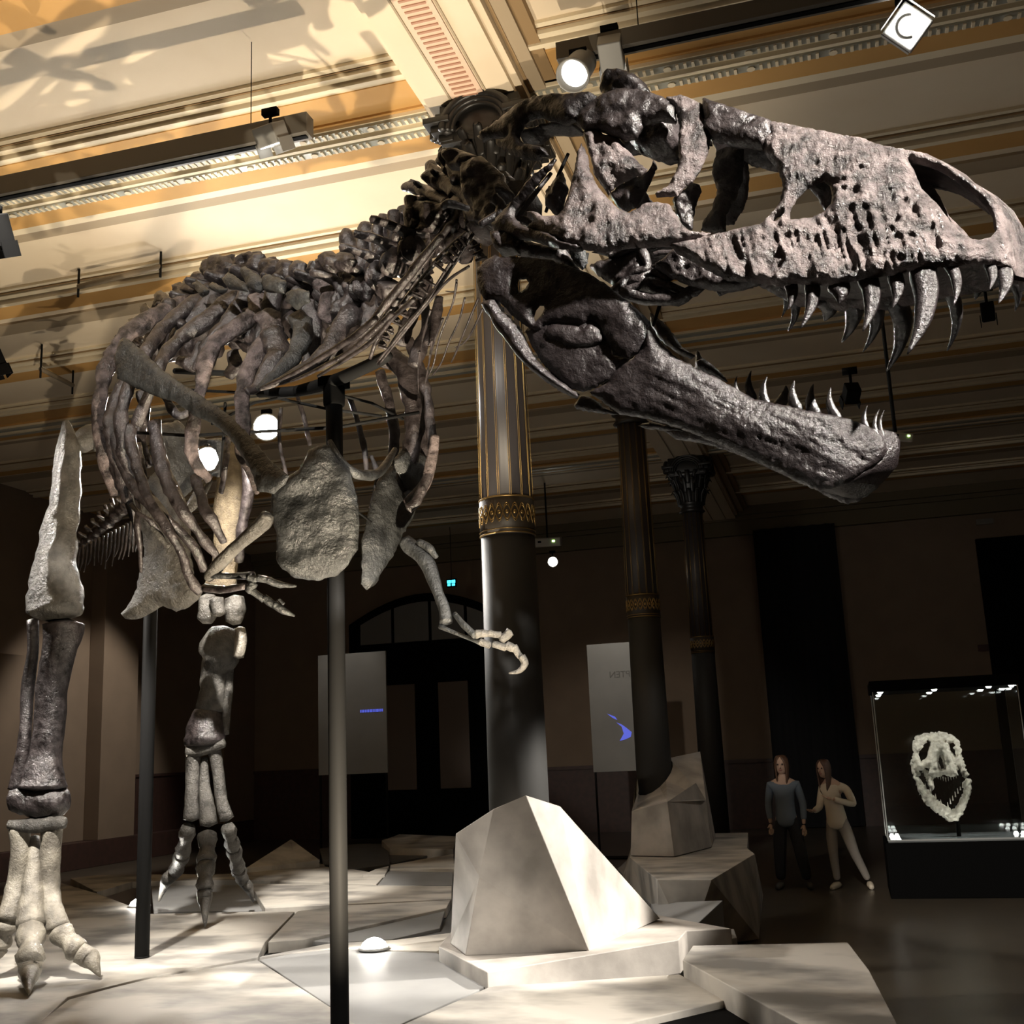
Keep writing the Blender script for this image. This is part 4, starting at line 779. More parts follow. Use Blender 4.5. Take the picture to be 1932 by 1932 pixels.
rib([(790,150,7),(770,300,9),(720,480,9),(600,610,10)],[5.75,5.85],ZC,SKULLB,nzz=.1)
# ---- arms
bn('humerus',[(505,970,4.95,12),(498,985,4.97,17),(478,1003,5.0,15),(455,1024,5.05,12),(425,1052,5.1,13),(402,1078,5.15,13),(392,1092,5.18,8)],LEGB,nz=.08)
bn('radius',[(400,1086,5.15,6),(440,1087,5.1,6),(478,1086,5.05,8)],SLATE,nz=.12)
bn('ulna',[(386,1110,5.2,8),(425,1112,5.12,7),(462,1106,5.05,7)],BONE,nz=.15)
for L in ([(470,1088,10),(482,1096,10)],[(478,1100,9),(470,1118,9)],[(486,1090,8),(505,1094,8),(512,1094,7)],[(505,1094,8),(530,1103,7),(559,1106,2)],[(470,1112,8),(488,1124,7),(498,1132,7)],[(498,1128,8),(512,1138,8),(520,1142,7)],[(518,1140,9),(535,1152,7),(556,1162,2)],[(526,1130,3),(535,1140,4)]):
    bn('claw_bone' if L[-1][2]==2 else 'finger_bone',[(x,y,5.05,r*.95) for x,y,r in L],SLATE,nz=.2,nf=30)
bn('humerus',[(762,1018,5.7,12),(775,1032,5.7,17),(800,1052,5.65,16),(815,1085,5.6,14),(826,1118,5.55,11),(838,1148,5.5,11),(842,1175,5.48,13)],SLATE,nz=.08)
bn('humerus_crest',[(790,1022,5.65,6),(812,1035,5.62,9),(824,1052,5.62,5)],SLATE,nz=.3)
bn('radius',[(858,1158,5.45,5),(874,1178,5.4,6),(897,1200,5.35,7)],SLATE,nz=.1)
bn('ulna',[(830,1182,5.48,5),(866,1197,5.42,3.5),(905,1212,5.35,5)],SLATE,nz=.1)
for L in ([(898,1196,8),(920,1196,7)],[(905,1210,7),(925,1218,7)],[(920,1195,7),(945,1198,7)],[(930,1215,7),(955,1222,7)],[(945,1208,8),(963,1192,9)],[(955,1218,8),(970,1225,7)],[(968,1220,7),(982,1240,6)]):
    bn('finger_bone',[(x,y,5.3,r) for x,y,r in L],LEGB,nz=.25,nf=30)
bn('claw_bone',[(984,1238,5.28,7),(990,1252,5.28,7),(980,1266,5.28,5),(960,1270,5.28,1.5)],LEGB,nz=.1)
# ---- pubis, hips
pub=ZA([(1000,600),(1060,640),(1120,720),(1180,820),(1230,900),(1290,1060),(1310,1190),(1360,1280),(1330,1330),(1270,1380),(1190,1410),(1100,1370),(1000,1430),(920,1460),(850,1460),(820,1420),(890,1350),(930,1250),(960,1120),(990,1000),(980,900),(900,720),(890,600)])
m=MB(); relief(m,pub,Plane(at(240,1100,7.6),at(370,1080,7.3),.0),.07,.015,40,(),7,.012,9); m.build('pubis',LEGB,skel,label='flaring pale grey hip bone with a boot-shaped end')
bn('pubis_shaft',[(300,900,7.9,26),(330,960,7.7,24),(345,1040,7.5,16),(350,1090,7.45,12)],LEGB,nz=.15,flat=.6)
m=MB(); relief(m,ZA([(1040,150),(1200,120),(1350,240),(1500,240),(1520,300),(1490,500),(1380,500),(1330,560),(1240,640),(1230,740),(1210,690),(1170,590),(1060,420),(1000,330)]),Plane(at(300,880,8.3),at(420,860,8.6),.1),.06,.01,30,([(376,842),(392,838),(406,848),(412,868),(404,886),(390,894),(378,884),(373,862)],),5,.015,8); m.build('ilium',SLATE,skel,label='grey hip blade seen through the ribs')
bn('hip_bone',[(395,905,8.2,8),(375,935,8.15,13),(352,965,8.1,9)],LEGB,nz=.1)
# ---- tail with chevrons, hanging away behind
for i in range(9):
    t=i/8; x=255-95*t; y=940+85*t; d=9.3+4*t; s=1-.45*t
    m=MB(); bn('x',[(x,y,d,15*s),(x-12,y+6,d+.2,14*s)],mb=m,nz=.3); bn('x',[(x,y,d,7*s),(x-10,y-38*s,d,5*s)],mb=m,nz=.3); bn('x',[(x,y,d,6*s),(x+16,y-6,d-.1,4*s)],mb=m,nz=.3); bn('x',[(x-5,y,d,6*s),(x-24,y-10,d-.1,3*s)],mb=m,nz=.3)
    m.build('tail_vertebra',BONE,skel)
for i in range(16):
    t=i/15; x=262-112*t; y=985+75*t*.75; d=9.2+3.8*t; L=70-30*t
    bn('chevron_bone',[(x,y-8,d,3.4),(x-2,y+L*.5,d,2.4),(x-5+random.uniform(-4,4),y+L*random.uniform(.75,1.1),d,1.0)],BONE,n=7,nz=.3)
# ---- near leg
def leg(Ls,mt,nz=.07,nf=9,fl=None,label=None,name='leg_bone'):
    return bn(name,Ls,mt,nz=nz,nf=nf,n=18,flat=fl,label=label)
D1=8.6
TZ=lambda x,y,z=.425: float(np.dot(onz(x,y,z)-CAM,FW))
leg([(124,794,D1,5),(126,812,D1,13),(128,840,D1,22),(126,880,D1,26),(124,930,D1,30),(116,980,D1,33),(108,1020,D1,36),(104,1070,D1,44),(104,1120,D1,54),(106,1150,D1,56),(106,1162,D1,46)],LEGB,fl=.8,name='femur',nz=.12,label='near thigh bone, lit along its left edge')
leg([(200,830,D1+.2,30),(170,825,D1+.15,26),(148,840,D1+.1,20)],LEGB,name='femur_head')
leg([(120,1178,D1,40),(118,1200,D1,38),(108,1240,D1,32),(98,1300,D1,30),(94,1360,D1,29),(86,1420,D1,30),(82,1460,D1,38),(80,1485,D1,46)],BONE,name='tibia',nz=.07,fl=.8)
leg([(62,1170,D1+.05,11),(62,1230,D1+.05,11),(52,1300,D1+.05,12),(48,1380,D1,11),(40,1440,D1,13),(30,1490,D1,15)],BONE,name='fibula')
leg([(22,1510,D1,20),(50,1508,D1,30),(80,1512,D1,32),(112,1510,D1,28),(128,1508,D1,16)],BONE,name='ankle_bone',nz=.15,nf=12)
leg([(16,1556,D1-.05,9),(60,1558,D1-.05,14),(100,1552,D1-.05,14),(124,1552,D1-.05,9)],LEGB,name='metatarsal_cap',nz=.2)
def mt3(cx,segs,d,mt):
    for L in segs: leg([(x,y,d+e,r) for x,y,e,r in L],mt,name='metatarsal',nz=.09,nf=14)
mt3(0,[[(36,1562,0,19),(40,1610,0,19),(34,1660,0,18),(24,1700,-.05,19),(14,1735,-.1,22)],[(66,1578,.03,8),(64,1640,-.03,15),(60,1700,-.1,22),(58,1748,-.2,26)],[(98,1562,0,19),(94,1620,0,19),(94,1680,0,18),(100,1720,-.08,20),(110,1752,-.12,22)]],D1,LITB)
def toe(pts,d0,d1,mt=LITB,kind=None):
    """pts: joint list (x,y,r); each gap becomes one toe bone, last one a claw"""
    n=len(pts)
    for i in range(n-1):
        a,b=pts[i],pts[i+1]; da=d0+(d1-d0)*i/(n-1); db=d0+(d1-d0)*(i+1)/(n-1)
        if i<n-2:
            q=[(a[0]+(b[0]-a[0])*t,a[1]+(b[1]-a[1])*t,da+(db-da)*t,(a[2]*(1-t)+b[2]*t)*w) for t,w in ((.03,.9),(.2,1.0),(.5,.72),(.8,.98),(.96,.85))]
            bn('toe_bone',q,mt,nz=.1,nf=22,n=14)
        else:
            mx,my=(a[0]+b[0])/2,(a[1]+b[1])/2
            off=(b[0]-a[0])*.18
            q=[(a[0],a[1],da,a[2]*.85),(a[0]+(b[0]-a[0])*.3+off,a[1]+(b[1]-a[1])*.25,da,a[2]*.85),(mx+off,my,(da+db)/2,a[2]*.55),(b[0],b[1],db,1.5)]
            bn('claw_bone',q,mt,nz=.06,nf=20,n=14)
toe([(14,1738,21),(0,1785,20),(-22,1840,6)],D1-.1,TZ(-22,1840))
toe([(58,1755,27),(57,1818,25),(54,1876,6)],D1-.2,TZ(54,1876))
toe([(110,1755,22),(150,1797,22),(189,1842,6)],D1-.12,TZ(189,1842))
# ---- far leg
D2=10.6; D3=11.3
leg([(440,840,D2,16),(436,900,D2,26),(430,960,D2,28),(428,1020,D2,24),(424,1070,D2,24),(416,1110,D2,32)],YELB,name='femur',fl=.8,label='yellowish brown far thigh bone',nz=.12)
leg([(462,860,D2-.3,10),(470,920,D2-.3,12),(455,1000,D2-.2,11),(450,1060,D2-.1,10)],BONE,name='hip_bone',nz=.2)
leg([(390,1125,D2-.1,16),(392,1150,D2-.1,20),(384,1172,D2-.1,14)],LEGB,name='femur_condyle',nz=.15)
leg([(442,1128,D2-.1,18),(444,1150,D2-.1,22),(440,1175,D2-.1,14)],LEGB,name='femur_condyle',nz=.15)
leg([(408,1130,D2-.2,14),(414,1160,D2-.2,12)],LEGB,name='femur_condyle')
leg([(416,1196,D3,30),(414,1215,D3-.05,38),(414,1240,D3-.05,36),(404,1265,D3,26),(402,1300,D3,26),(396,1340,D3,26)],LEGB,name='tibia',nz=.16,nf=9,fl=.85)
leg([(452,1185,D3-.2,10),(454,1210,D3-.2,12),(450,1240,D3-.2,10)],LITB,name='fibula_head',nz=.1)
leg([(432,1260,D3,9),(432,1300,D3,8),(428,1340,D3,8),(424,1385,D3,8)],LEGB,name='fibula')
leg([(392,1340,D3-.02,24),(388,1370,D3-.02,34),(386,1395,D3-.02,38),(386,1405,D3-.02,34)],BONE,name='ankle_bone',nz=.1,fl=.8)
leg([(352,1418,D3-.05,9),(380,1414,D3-.05,12),(410,1405,D3-.05,12),(424,1402,D3-.05,8)],LEGB,name='metatarsal_cap',nz=.15)
mt3(0,[[(364,1418,0,14),(364,1460,0,13),(362,1510,-.04,13),(362,1545,-.06,16)],[(386,1430,.0,6),(386,1480,-.02,10),(392,1530,-.1,15),(394,1555,-.12,17)],[(404,1412,0,13),(412,1460,0,11),(418,1510,-.03,11),(428,1545,-.05,14)]],D3,LEGB)
toe([(355,1562,15),(344,1612,15),(330,1646,14),(300,1700,4)],D3-.1,TZ(300,1700),LEGB)
toe([(392,1572,18),(389,1630,19),(386,1680,16),(387,1748,5)],D3-.15,TZ(387,1748),LEGB)
toe([(430,1560,14),(440,1600,15),(450,1640,14),(458,1662,12),(478,1702,4)],D3-.1,TZ(478,1702),LEGB)
# ---- steel armature rods carried by the skeleton mount
m=MB()
for L in [[(330,700,6.3,6),(460,706,6.0,6)],[(240,815,6.6,3.5),(360,822,6.3,3.5),(640,806,5.6,3.5),(790,778,5.9,3.5)],[(340,735,6.3,3),(480,742,6,3),(620,772,5.6,3),(720,785,5.7,3)],[(640,745,5.3,3),(700,760,5.6,3),(760,790,5.9,3)],[(425,760,6.1,3),(418,900,6.5,3)],[(560,745,5.7,3),(480,760,5.9,3),(400,800,6.2,3)],[(640,940,5.2,2),(700,985,5.6,2)]]:
    bn('x',L,mb=m,nz=0,n=8,sub=1)
for L in [[(560,738,5.5,11),(600,728,5.4,13),(640,715,5.25,13),(712,682,5.05,13),(735,668,5.0,10)],[(490,742,5.7,9),(560,738,5.5,11)]]:
    bn('x',L,mb=m,nz=0,n=12)
m.build('mounting_rods',STEEL,skel,label='thin dark steel rods inside the rib cage')
bn('support_rod',[(1072,290,3.55,3.5),(1050,340,3.55,4),(1030,400,3.55,3.5)],STEEL,nz=0,parent=skull)
bn('support_rod',[(1258,540,3.4,3.5),(1245,575,3.4,4),(1232,615,3.4,3)],STEEL,nz=0,parent=jaw)
bn('support_rod',[(1108,478,3.5,4),(1102,505,3.5,4)],STEEL,nz=0,parent=skull)

# ================================================================ poles, lamps, tracks
def pole(px,py,d,zb,r,label,top=None,clamp=False):
    T=at(px,py,d); m=MB(); root=empty('support_pole',(T[0],T[1],zb),label,'pole')
    m.tube([(T[0],T[1],zb),(T[0],T[1],T[2]*.5),(T[0],T[1],T[2])],r,24,sub=1); m.build('tube',STEEL,root)
    if clamp:
        m=MB(); m.lathe((T[0],T[1],T[2]-.12),[(r*1.25,0),(r*1.3,.02),(r*1.3,.1),(r*1.1,.13)],20); m.box((T[0],T[1],T[2]),(.13,.1,.05)); m.build('clamp',BLACK,root,bevel=.004,label='black clamp')
    m=MB(); m.lathe((T[0],T[1],zb),[(r*1.02,0),(r*1.02,.01)],24); m.build('foot_ring',STEEL,root)
pole(630,722,5.32,.40,.041,'nearer dark steel pole holding the rib cage, running off the bottom edge',clamp=True)
B_=onz(266,1806,.405); dB=float(np.dot(B_-CAM,FW)); pole(288,1000,dB,.405,.055,'dark steel pole under the hips, standing between the two feet')
def yoke_lamp(px,py,d,to,r,L,label,kind='can',top=None,glow=GLOWS,group=None,hm=None):
    LAMPG=hm or MATS['grey_lamp_housing']
    """spotlight: body tube or flood box turned towards `to`, with bracket and adapter"""
    c=at(px,py,d) if d else np.array([px,py,0]); D_=np.array(to,float)-c; D_/=np.linalg.norm(D_)
    root=empty('ceiling_spotlight',tuple(c),label,'spotlight',group)
    if kind=='can':
        m=MB(); m.lathe(c-D_*L,[(r*.5,-.02),(r*.8,0),(r*.85,L*.3),(r*.85,L*.85),(r,L*.9),(r,L),(r*.9,L),(r*.8,L*.8)],28,ax=D_); m.build('lamp_body',LAMPG,root)
        m=MB(); m.lathe(c-D_*L*.18,[(r*.78,0),(r*.4,.003)],24,ax=D_); m.build('lamp_reflector',glow,root,label='glowing face')
    else:
        A=frame(D_); A=A@np.array([[.7071,-.7071,0],[.7071,.7071,0],[0,0,1]]) if kind=='flood45' else A
        m=MB(); m.box(c-D_*L*.5,(r*2,r*2,L),M=A); m.build('lamp_body',LAMPG,root,bevel=.008,smooth=False)
        m=MB(); m.box(c+D_*.004,(r*1.7,r*1.7,.006),M=A); m.build('lamp_reflector',glow,root,label='glowing face',smooth=False)
        m=MB(); m.tube([c+D_*.01+A[:,0]*r*.62*math.cos(t)+A[:,1]*r*.62*math.sin(t) for t in np.linspace(.4,4.2,16)],r*.13,8,sub=1); m.build('reflector_ring',LAMPG,root)
        m=MB(); m.box(c+D_*.02+A[:,0]*r*1.15,(.006,r*1.9,r*1.1),M=A); m.box(c+D_*.02-A[:,0]*r*1.15,(.006,r*1.9,r*1.1),M=A); m.box(c+D_*.02+A[:,1]*r*1.15,(r*1.9,.006,r*1.1),M=A); m.build('barn_doors',LAMPG,root,smooth=False)
    m=MB(); tz=top if top else c[2]+.25; b=c-D_*L*.6
    m.tube([b,(b[0],b[1],tz)],.012,8,sub=1); m.box((b[0],b[1],tz-.02),(.12,.05,.05)); m.build('bracket',BLACK,root)
    return c
def track(p0,p1,h,w,label,drop,group=None,slot=True):
    p0=np.array(p0);p1=np.array(p1); root=empty('lighting_track',tuple((p0+p1)/2),label,'lighting track',group)
    c=(p0+p1)/2; L=np.linalg.norm(p1-p0); rz=math.atan2(p1[1]-p0[1],p1[0]-p0[0])
    MB().box(c,(L,w,h),rz=rz).build('housing',TRACKM,root,smooth=False,bevel=.004)
    MB().box(c-UPV*(h/2+.004),(L*.99,w*.35,.012),rz=rz).build('contact_rail',BLACK,root,smooth=False)
    m=MB(); 
    for q in drop: P=p0+(p1-p0)*q; m.tube([P+UPV*h/2,(P[0],P[1],HZ-.02)],.004,6,sub=1)
    m.build('suspension_wire',STEEL,root)
track((-8.2,6.88,6.38),(-3.36,6.88,6.38),.16,.12,'long dark track hanging under the ceiling at the upper left',(.12,.9))
_t=onz(1200,74,6.5)
track((onz(1052,104,6.5)[0],_t[1],6.5),(4.2,_t[1],6.5),.13,.12,'dark track crossing the upper right of the ceiling',(.1,.5,.9))
yoke_lamp(518,272,7.45,(-3.0,9.5,2.0),.09,.14,'grey box-shaped spotlight hanging from the long track at the left','flood')
yoke_lamp(1080,143,6.75,(-1.9,4.4,3.6),.115,.28,'round grey can spotlight above the back of the skull','can')
yoke_lamp(1158,128,6.95,(-1.2,9.9,4.2),.08,.2,'small grey box spotlight beside the round can, above the skull','flood')
yoke_lamp(1713,50,6.7,(.3,.6,3.2),.115,.12,'square floodlight with barn doors at the upper right corner','flood45',glow=GLOW)
yoke_lamp(503,806,12.5,(0,0,1.9),.16,.25,'glaring spotlight seen through the rib cage','can',glow=mat('glaring_lamp_face',(1,1,1),.5,emit=(1,.97,.92),estr=900))
yoke_lamp(392,866,12.0,(0,0,1.9),.14,.25,'bright spotlight partly hidden behind the hip bones, left of the glaring one','can',glow=mat('glaring_lamp_face'  ,(1,1,1)))
yoke_lamp(1043,1060,23.5,(0,0,1.9),.12,.2,'small bright bulb spotlight below the ceiling projector','can',glow=GLOW)
yoke_lamp(1004,1060,23.5,(0,0,1.9),.08,.25,'small lit spotlight peeping out behind the front column','can')
yoke_lamp(1865,600,8.3,(2,14,1),.05,.12,'tiny black spotlight below the snout tip','flood',hm=BLACK,glow=BLACK)
yoke_lamp(1604,755,9.0,(-1,14,1),.06,.14,'black spotlight seen between the lower teeth','flood',hm=BLACK,glow=BLACK)
yoke_lamp(-8,468,6.6,(-5,8,.5),.09,.2,'black barn-door lamp cut by the left edge, upper of two','flood',hm=BLACK,glow=BLACK)
yoke_lamp(-8,700,8.6,(-5,9,.5),.08,.2,'black barn-door lamp cut by the left edge, lower of two','flood',hm=BLACK,glow=BLACK)
# projectors hanging on poles
def projector(px,py,d,label,topy,rz,tilt=0):
    c=at(px,py,d); root=empty('projector',tuple(c),label,'projector')
    w=54*d/2170; M=np.array(Matrix.Rotation(rz,3,'Z')@Matrix.Rotation(tilt,3,'X'))
    m=MB(); m.box(c,(w,w*.8,w*.32),M=M); m.build('projector_body',mat('white_projector_plastic',(.42,.4,.37),.5),root,bevel=.02,smooth=False)
    m=MB(); m.box(c+M@np.array([w*.25,-w*.41,.02]),(w*.09,.01,w*.06),M=M); m.build('status_light',mat('green_status_light',(.3,.8,.2),.5,emit=(.6,1,.3),estr=6),root,smooth=False,label='green lit lamp')
    m=MB(); m.box(c+M@np.array([-w*.25,-w*.41,.02]),(w*.12,.01,w*.07),M=M); m.build('vent',BLACK,root,smooth=False)
    m=MB(); m.tube([c,(c[0],c[1],HZ)],.018,8,sub=1); m.build('ceiling_rod',STEEL,root)
projector(1033,1023,22.5,'small white projector on a long rod beside the front column',0,.15,.2)
projector(1690,824,10.5,'pale projector hanging just beyond the lower jaw tip',0,.6,.35)
# suspended thin rods (left)
for (a,b,d,lab) in (((155,500),(305,478),9.6,None),):
    pass
def hangbar(a,b,ta,tb,label):
    """bar ends a,b; rod tops ta,tb touch the ceiling"""
    E_=[]
    for (x,y),(tx,ty) in ((a,ta),(b,tb)):
        T=onz(tx,ty,HZ-.02); E_.append((at(x,y,float(np.dot(T-CAM,FW))),T))
    (A_,TA),(B2,TB)=E_; root=empty('hanging_bar',tuple((A_+B2)/2),label,'bar')
    MB().tube([A_,B2],.03,10,sub=1).build('bar',mat('grey_brown_bar',(.2,.16,.11),.6),root)
    for P_,T in E_: MB().tube([P_-UPV*.12,(P_[0],P_[1],HZ-.02)],.014,6,sub=1).build('hanger_rod',STEEL,root)
hangbar((148,541),(303,503),(148,508),(303,475),'short bar hung on two rods under the ceiling, above the near leg')
hangbar((77,696),(137,727),(77,650),(136,694),'short slanting bar hung on two rods at the left, below the other')
# uplights on the platform
for i,((p,t,w),lab) in enumerate(zip(UPL,('small glowing uplight on the narrow bright slab beside the steel pole','small uplight on the slabs behind the steel pole between the feet','small uplight near the front edge of the platform, below the neck'))):
    root=empty('floor_uplight',(p[0],p[1],p[2]-.1),lab,'uplight')
    MB().lathe((p[0],p[1],p[2]-.1),[(.12,0),(.12,.012),(.1,.02)],24).build('lamp_housing',LAMPG,root)
    MB().lathe((p[0],p[1],p[2]-.08),[(.1,0),(.085,.03),(.05,.055),(.015,.065)],24).build('lamp_lens',mat('uplight_lens_glow',(1,1,1),.5,emit=(1,.95,.85),estr=120),root,label='glowing lens')
# exit sign
c=onY(852,1100,WY-1.2); s=empty('exit_sign',tuple(c),'small glowing cyan exit sign hanging before the arched doorway','exit sign')
MB().box(c,(.24,.05,.2)).build('sign_box',BLACK,s,smooth=False)
m=MB(); 
for dx in(-.055,.055):
    m.box(c+np.array([dx,-.03,.03]),(.09,.01,.07)); m.box(c+np.array([dx,-.03,-.045]),(.07,.01,.05))
m.build('lit_pictogram',mat('cyan_sign_glow',(.1,.9,1),.5,emit=(.05,.75,1.),estr=3.5),s,smooth=False,label='cyan lit symbols')
MB().tube([c+UPV*.1,(c[0],c[1],HZ)],.008,6,sub=1).build('hanger_rod',STEEL,s)
# small signs on the right wall part
tag(MB().box(onY(1858,1222,WY-.02),(.28,.03,.14)).build('wall_sign',mat('dark_red_sign',(.06,.02,.015),.6),smooth=False),'tiny dark red sign on the back wall above the glass case','sign')
tag(MB().box(onY(1858,984,WY-.06),(.36,.04,.12)).build('wall_label',mat('grey_sign',(.2,.18,.15),.6),smooth=False),'small pale plate high on the back wall under the cornice','plate')
tag(MB().box(at(938,1289,8.42-.02)+0*UPV,(.035,.01,.022),rz=.1).build('column_tag',mat('pale_tag',(.6,.57,.5),.6),smooth=False),'tiny pale tag stuck on the grey sleeve of the front column','tag')
# exhibition boards: translucent glass panels on stands
BG=mat('smoky_glass_board',(.20,.195,.18),.22,0,(.24,.235,.22),1)
def board(px,Y,label,deco):
    P=[onY(x,y,Y) for x,y in px]; x0=min(p[0] for p in P); x1=max(p[0] for p in P); z0=min(p[2] for p in P); z1=max(p[2] for p in P)
    root=empty('display_board',((x0+x1)/2,Y,0),label,'display board')
    MB().bb((x0,Y-.02,z0),(x1,Y+.02,z1)).build('glass_panel',BG,root,smooth=False,bevel=.003)
    m=MB()
    for x in (x0+.03,x1-.03): m.bb((x-.015,Y-.02,0),(x+.015,Y+.02,z0))
    m.bb((x0-.02,Y-.2,0),(x1+.02,Y+.2,.02)); m.build('stand',STEEL,root,smooth=False)
    deco(root,x0,x1,z0,z1,Y-.024)
BL=mat('blue_screen_text',(.1,.12,.6),.5,emit=(.12,.16,.9),estr=.55); GT=mat('grey_board_lettering',(.1,.095,.085),.6)
def txt(body,loc,size,mt,parent,rx=math.pi/2,mirror=False,name='lettering'):
    cu=bpy.data.curves.new(name,'FONT'); cu.body=body; cu.size=size; cu.extrude=.002; cu.align_x='CENTER'
    o=bpy.data.objects.new(name,cu); COL.objects.link(o); dg=bpy.context.evaluated_depsgraph_get(); me=bpy.data.meshes.new_from_object(o.evaluated_get(dg)); bpy.data.objects.remove(o)
    V=np.array([v.co[:] for v in me.vertices]); 
    if mirror: V[:,0]*=-1
    V=np.stack([V[:,0]+loc[0],loc[1]-V[:,2],V[:,1]+loc[2]],1); m=MB(); m.add(V,[tuple(p.vertices) for p in me.polygons]); return m.build(name,mt,parent,smooth=False)
def deco1(r,x0,x1,z0,z1,y):
    m=MB(); random.seed(3); x=x0+.62*(x1-x0)
    while x<x1-.08:
        w=random.uniform(.02,.06); m.bb((x,y-.004,z0+1.12),(x+w,y,z0+1.17)); x+=w+.012
    m.build('blue_lettering',BL,r,smooth=False,label='line of glowing blue letters')
def deco2(r,x0,x1,z0,z1,y):
    txt('NEPTEN',((x0*.35+x1*.65),y,z0+1.62),.16,GT,r,mirror=True)
    m=MB(); c=(x0*.42+x1*.58,z0+.64)
    for pts in ([(-.14,.2),(-.05,.12),(-.02,.0),(-.1,-.12),(0,-.1),(.1,-.06),(.12,.02),(.03,.1),(-.05,.16)],[(.2,-.1),(.3,-.02),(.34,-.16),(.24,-.22)],[(-.3,.36),(-.16,.3),(-.12,.24),(-.2,.28)]):
        m.prism([np.array([c[0]+a,y-.004,c[1]+b]) for a,b in pts],[np.array([c[0]+a,y,c[1]+b]) for a,b in pts])
    m.build('blue_projection',BL,r,smooth=False,label='glowing blue patch')
spot((-9.0,18.9,4.6),(-9.0,20,3.4),26,75,NEUT,.05,.8); spot((-4.0,18.9,4.6),(-4.0,20,3.5),42,70,NEUT,.05,.8)
board([(602,1237),(728,1232),(728,1458),(602,1460)],20,'large smoky glass display board with a blue text line, left of the front column',deco1)
board([(1107,1217),(1215,1216),(1230,1453),(1122,1456)],20,'narrow glass display board with a blue patch, behind the second column',deco2)
# ---- glass case with skull
X0,X1,Ya,Yb,Z0,Z1_=.31,1.92,14.43,15.5,.64,2.36
case=empty('display_case',((X0+X1)/2,(Ya+Yb)/2,0),'tall black display case with glass sides at the right edge, a skull inside','display case')
GL=mat('clear_case_glass',(.85,.9,.88),.02,trans=1,spec=.5)
MB().bb((X0-.04,Ya-.04,0),(X1+.04,Yb+.04,Z0-.02)).build('plinth',BLACK,case,smooth=False,bevel=.01)
MB().bb((X0-.03,Ya-.03,Z1_),(X1+.03,Yb+.03,Z1_+.13)).build('lid',BLACK,case,smooth=False,bevel=.005)
MB().bb((X0,Ya,Z0-.02),(X1,Yb,Z0)).build('case_floor',mat('grey_case_floor',(.12,.13,.13),.25),case,smooth=False)
for a,b in (((X0,Ya,Z0),(X1,Ya+.012,Z1_)),((X0,Yb-.012,Z0),(X1,Yb,Z1_)),((X0,Ya+.014,Z0),(X0+.012,Yb-.014,Z1_)),((X1-.012,Ya+.014,Z0),(X1,Yb-.014,Z1_))):
    MB().bb(a,b).build('glass_pane',GL,case,smooth=False)
m=MB()
for x in (X0,X1): m.bb((x-.006,Ya-.006,Z0),(x+.006,Ya+.006,Z1_)); m.bb((x-.006,Yb-.006,Z0),(x+.006,Yb+.006,Z1_)); m.bb((x-.008,Ya,Z0),(x+.008,Yb,Z0+.012))
m.bb((X0,Ya-.004,Z0-.004),(X1,Ya+.01,Z0+.014))
m.build('polished_glass_edges',mat('bright_glass_edge',(.75,.78,.76),.15,.6),case,smooth=False)
m=MB()
for x in (X0+.09,(X0+X1)/2-.1,X1-.3,X1-.05):
    for y in (Ya+.1,Yb-.1): m.lathe((x,y,Z1_-.02),[(.02,0),(.035,.02)],14)
for x in (X0+.06,X0+.12,X1-.14,X1-.06):
    for y in (Ya+.08,Yb-.4): m.lathe((x,y,Z0+.001),[(.03,0),(.016,.03)],12)
m.build('case_lamps',mat('case_lamp_glow',(1,1,1),.5,emit=(1,.98,.95),estr=14),case,label='small lit lamps')
cx_,cy_=1.13,14.95
spot((X0+.15,Ya+.15,Z1_-.04),(cx_,cy_,1.5),110,80,(1,.98,.94),.02); spot((X1-.2,Ya+.12,Z1_-.04),(cx_,cy_,1.4),90,80,(1,.98,.94),.02); spot((cx_,Ya+.12,Z0+.06),(cx_,cy_,1.5),6,90,(1,.98,.94),.02)
# skull in the case, facing the viewer, jaws open: traced at one depth band then given depth
sk=empty('small_dinosaur_skull',(cx_,cy_,Z0),'pale fossil skull facing front with open jaws, mounted inside the glass case','skull')
ZK=lambda L: zz(L,.28571,1380,1240)
KP=Plane(np.array([X0,cy_,1.5]),np.array([X1,cy_,1.5]),0)
CB=mat('cream_lit_bone',(.3,.27,.22),.4,0,(.6,.55,.46),18,(.35,.65),.7,50)
def kp(px,extra,t,name,r=9,holes=(),nf=20,parent=sk): 
    m=MB(); relief(m,ZK(px),KP,t,.006,r,[ZK(h) for h in holes],2.6,.02,nf,extra=extra,jit=1.2); return m.build(name,CB,parent)
kp([(1200,620),(1195,560),(1230,520),(1290,500),(1380,492),(1460,510),(1500,545),(1520,620),(1525,700),(1560,760),(1530,770),(1500,720),(1480,780),(1420,760),(1380,790),(1330,770),(1290,730),(1230,760),(1200,740),(1190,680)],0,.05,'cranium',14,([(1250,560),(1290,545),(1310,570),(1290,660),(1250,690),(1235,640)],[(1440,570),(1480,560),(1500,600),(1480,650),(1450,620)],[(1365,690),(1375,650),(1395,680),(1405,730),(1385,740)],[(1425,690),(1440,670),(1450,700),(1440,730)]))
kp([(1330,560),(1420,560),(1450,640),(1480,720),(1500,780),(1440,790),(1390,770),(1340,800),(1300,770),(1320,700)],-.22,.07,'snout',16,([(1365,690),(1375,650),(1395,680),(1405,730),(1385,740)],))
kp([(1200,790),(1240,790),(1270,840),(1320,900),(1400,970),(1460,1000),(1500,960),(1530,890),(1520,830),(1560,800),(1585,810),(1580,900),(1560,960),(1530,1020),(1500,1080),(1440,1090),(1400,1060),(1330,1010),(1270,960),(1230,880)],-.12,.04,'mandible',10,nf=30)
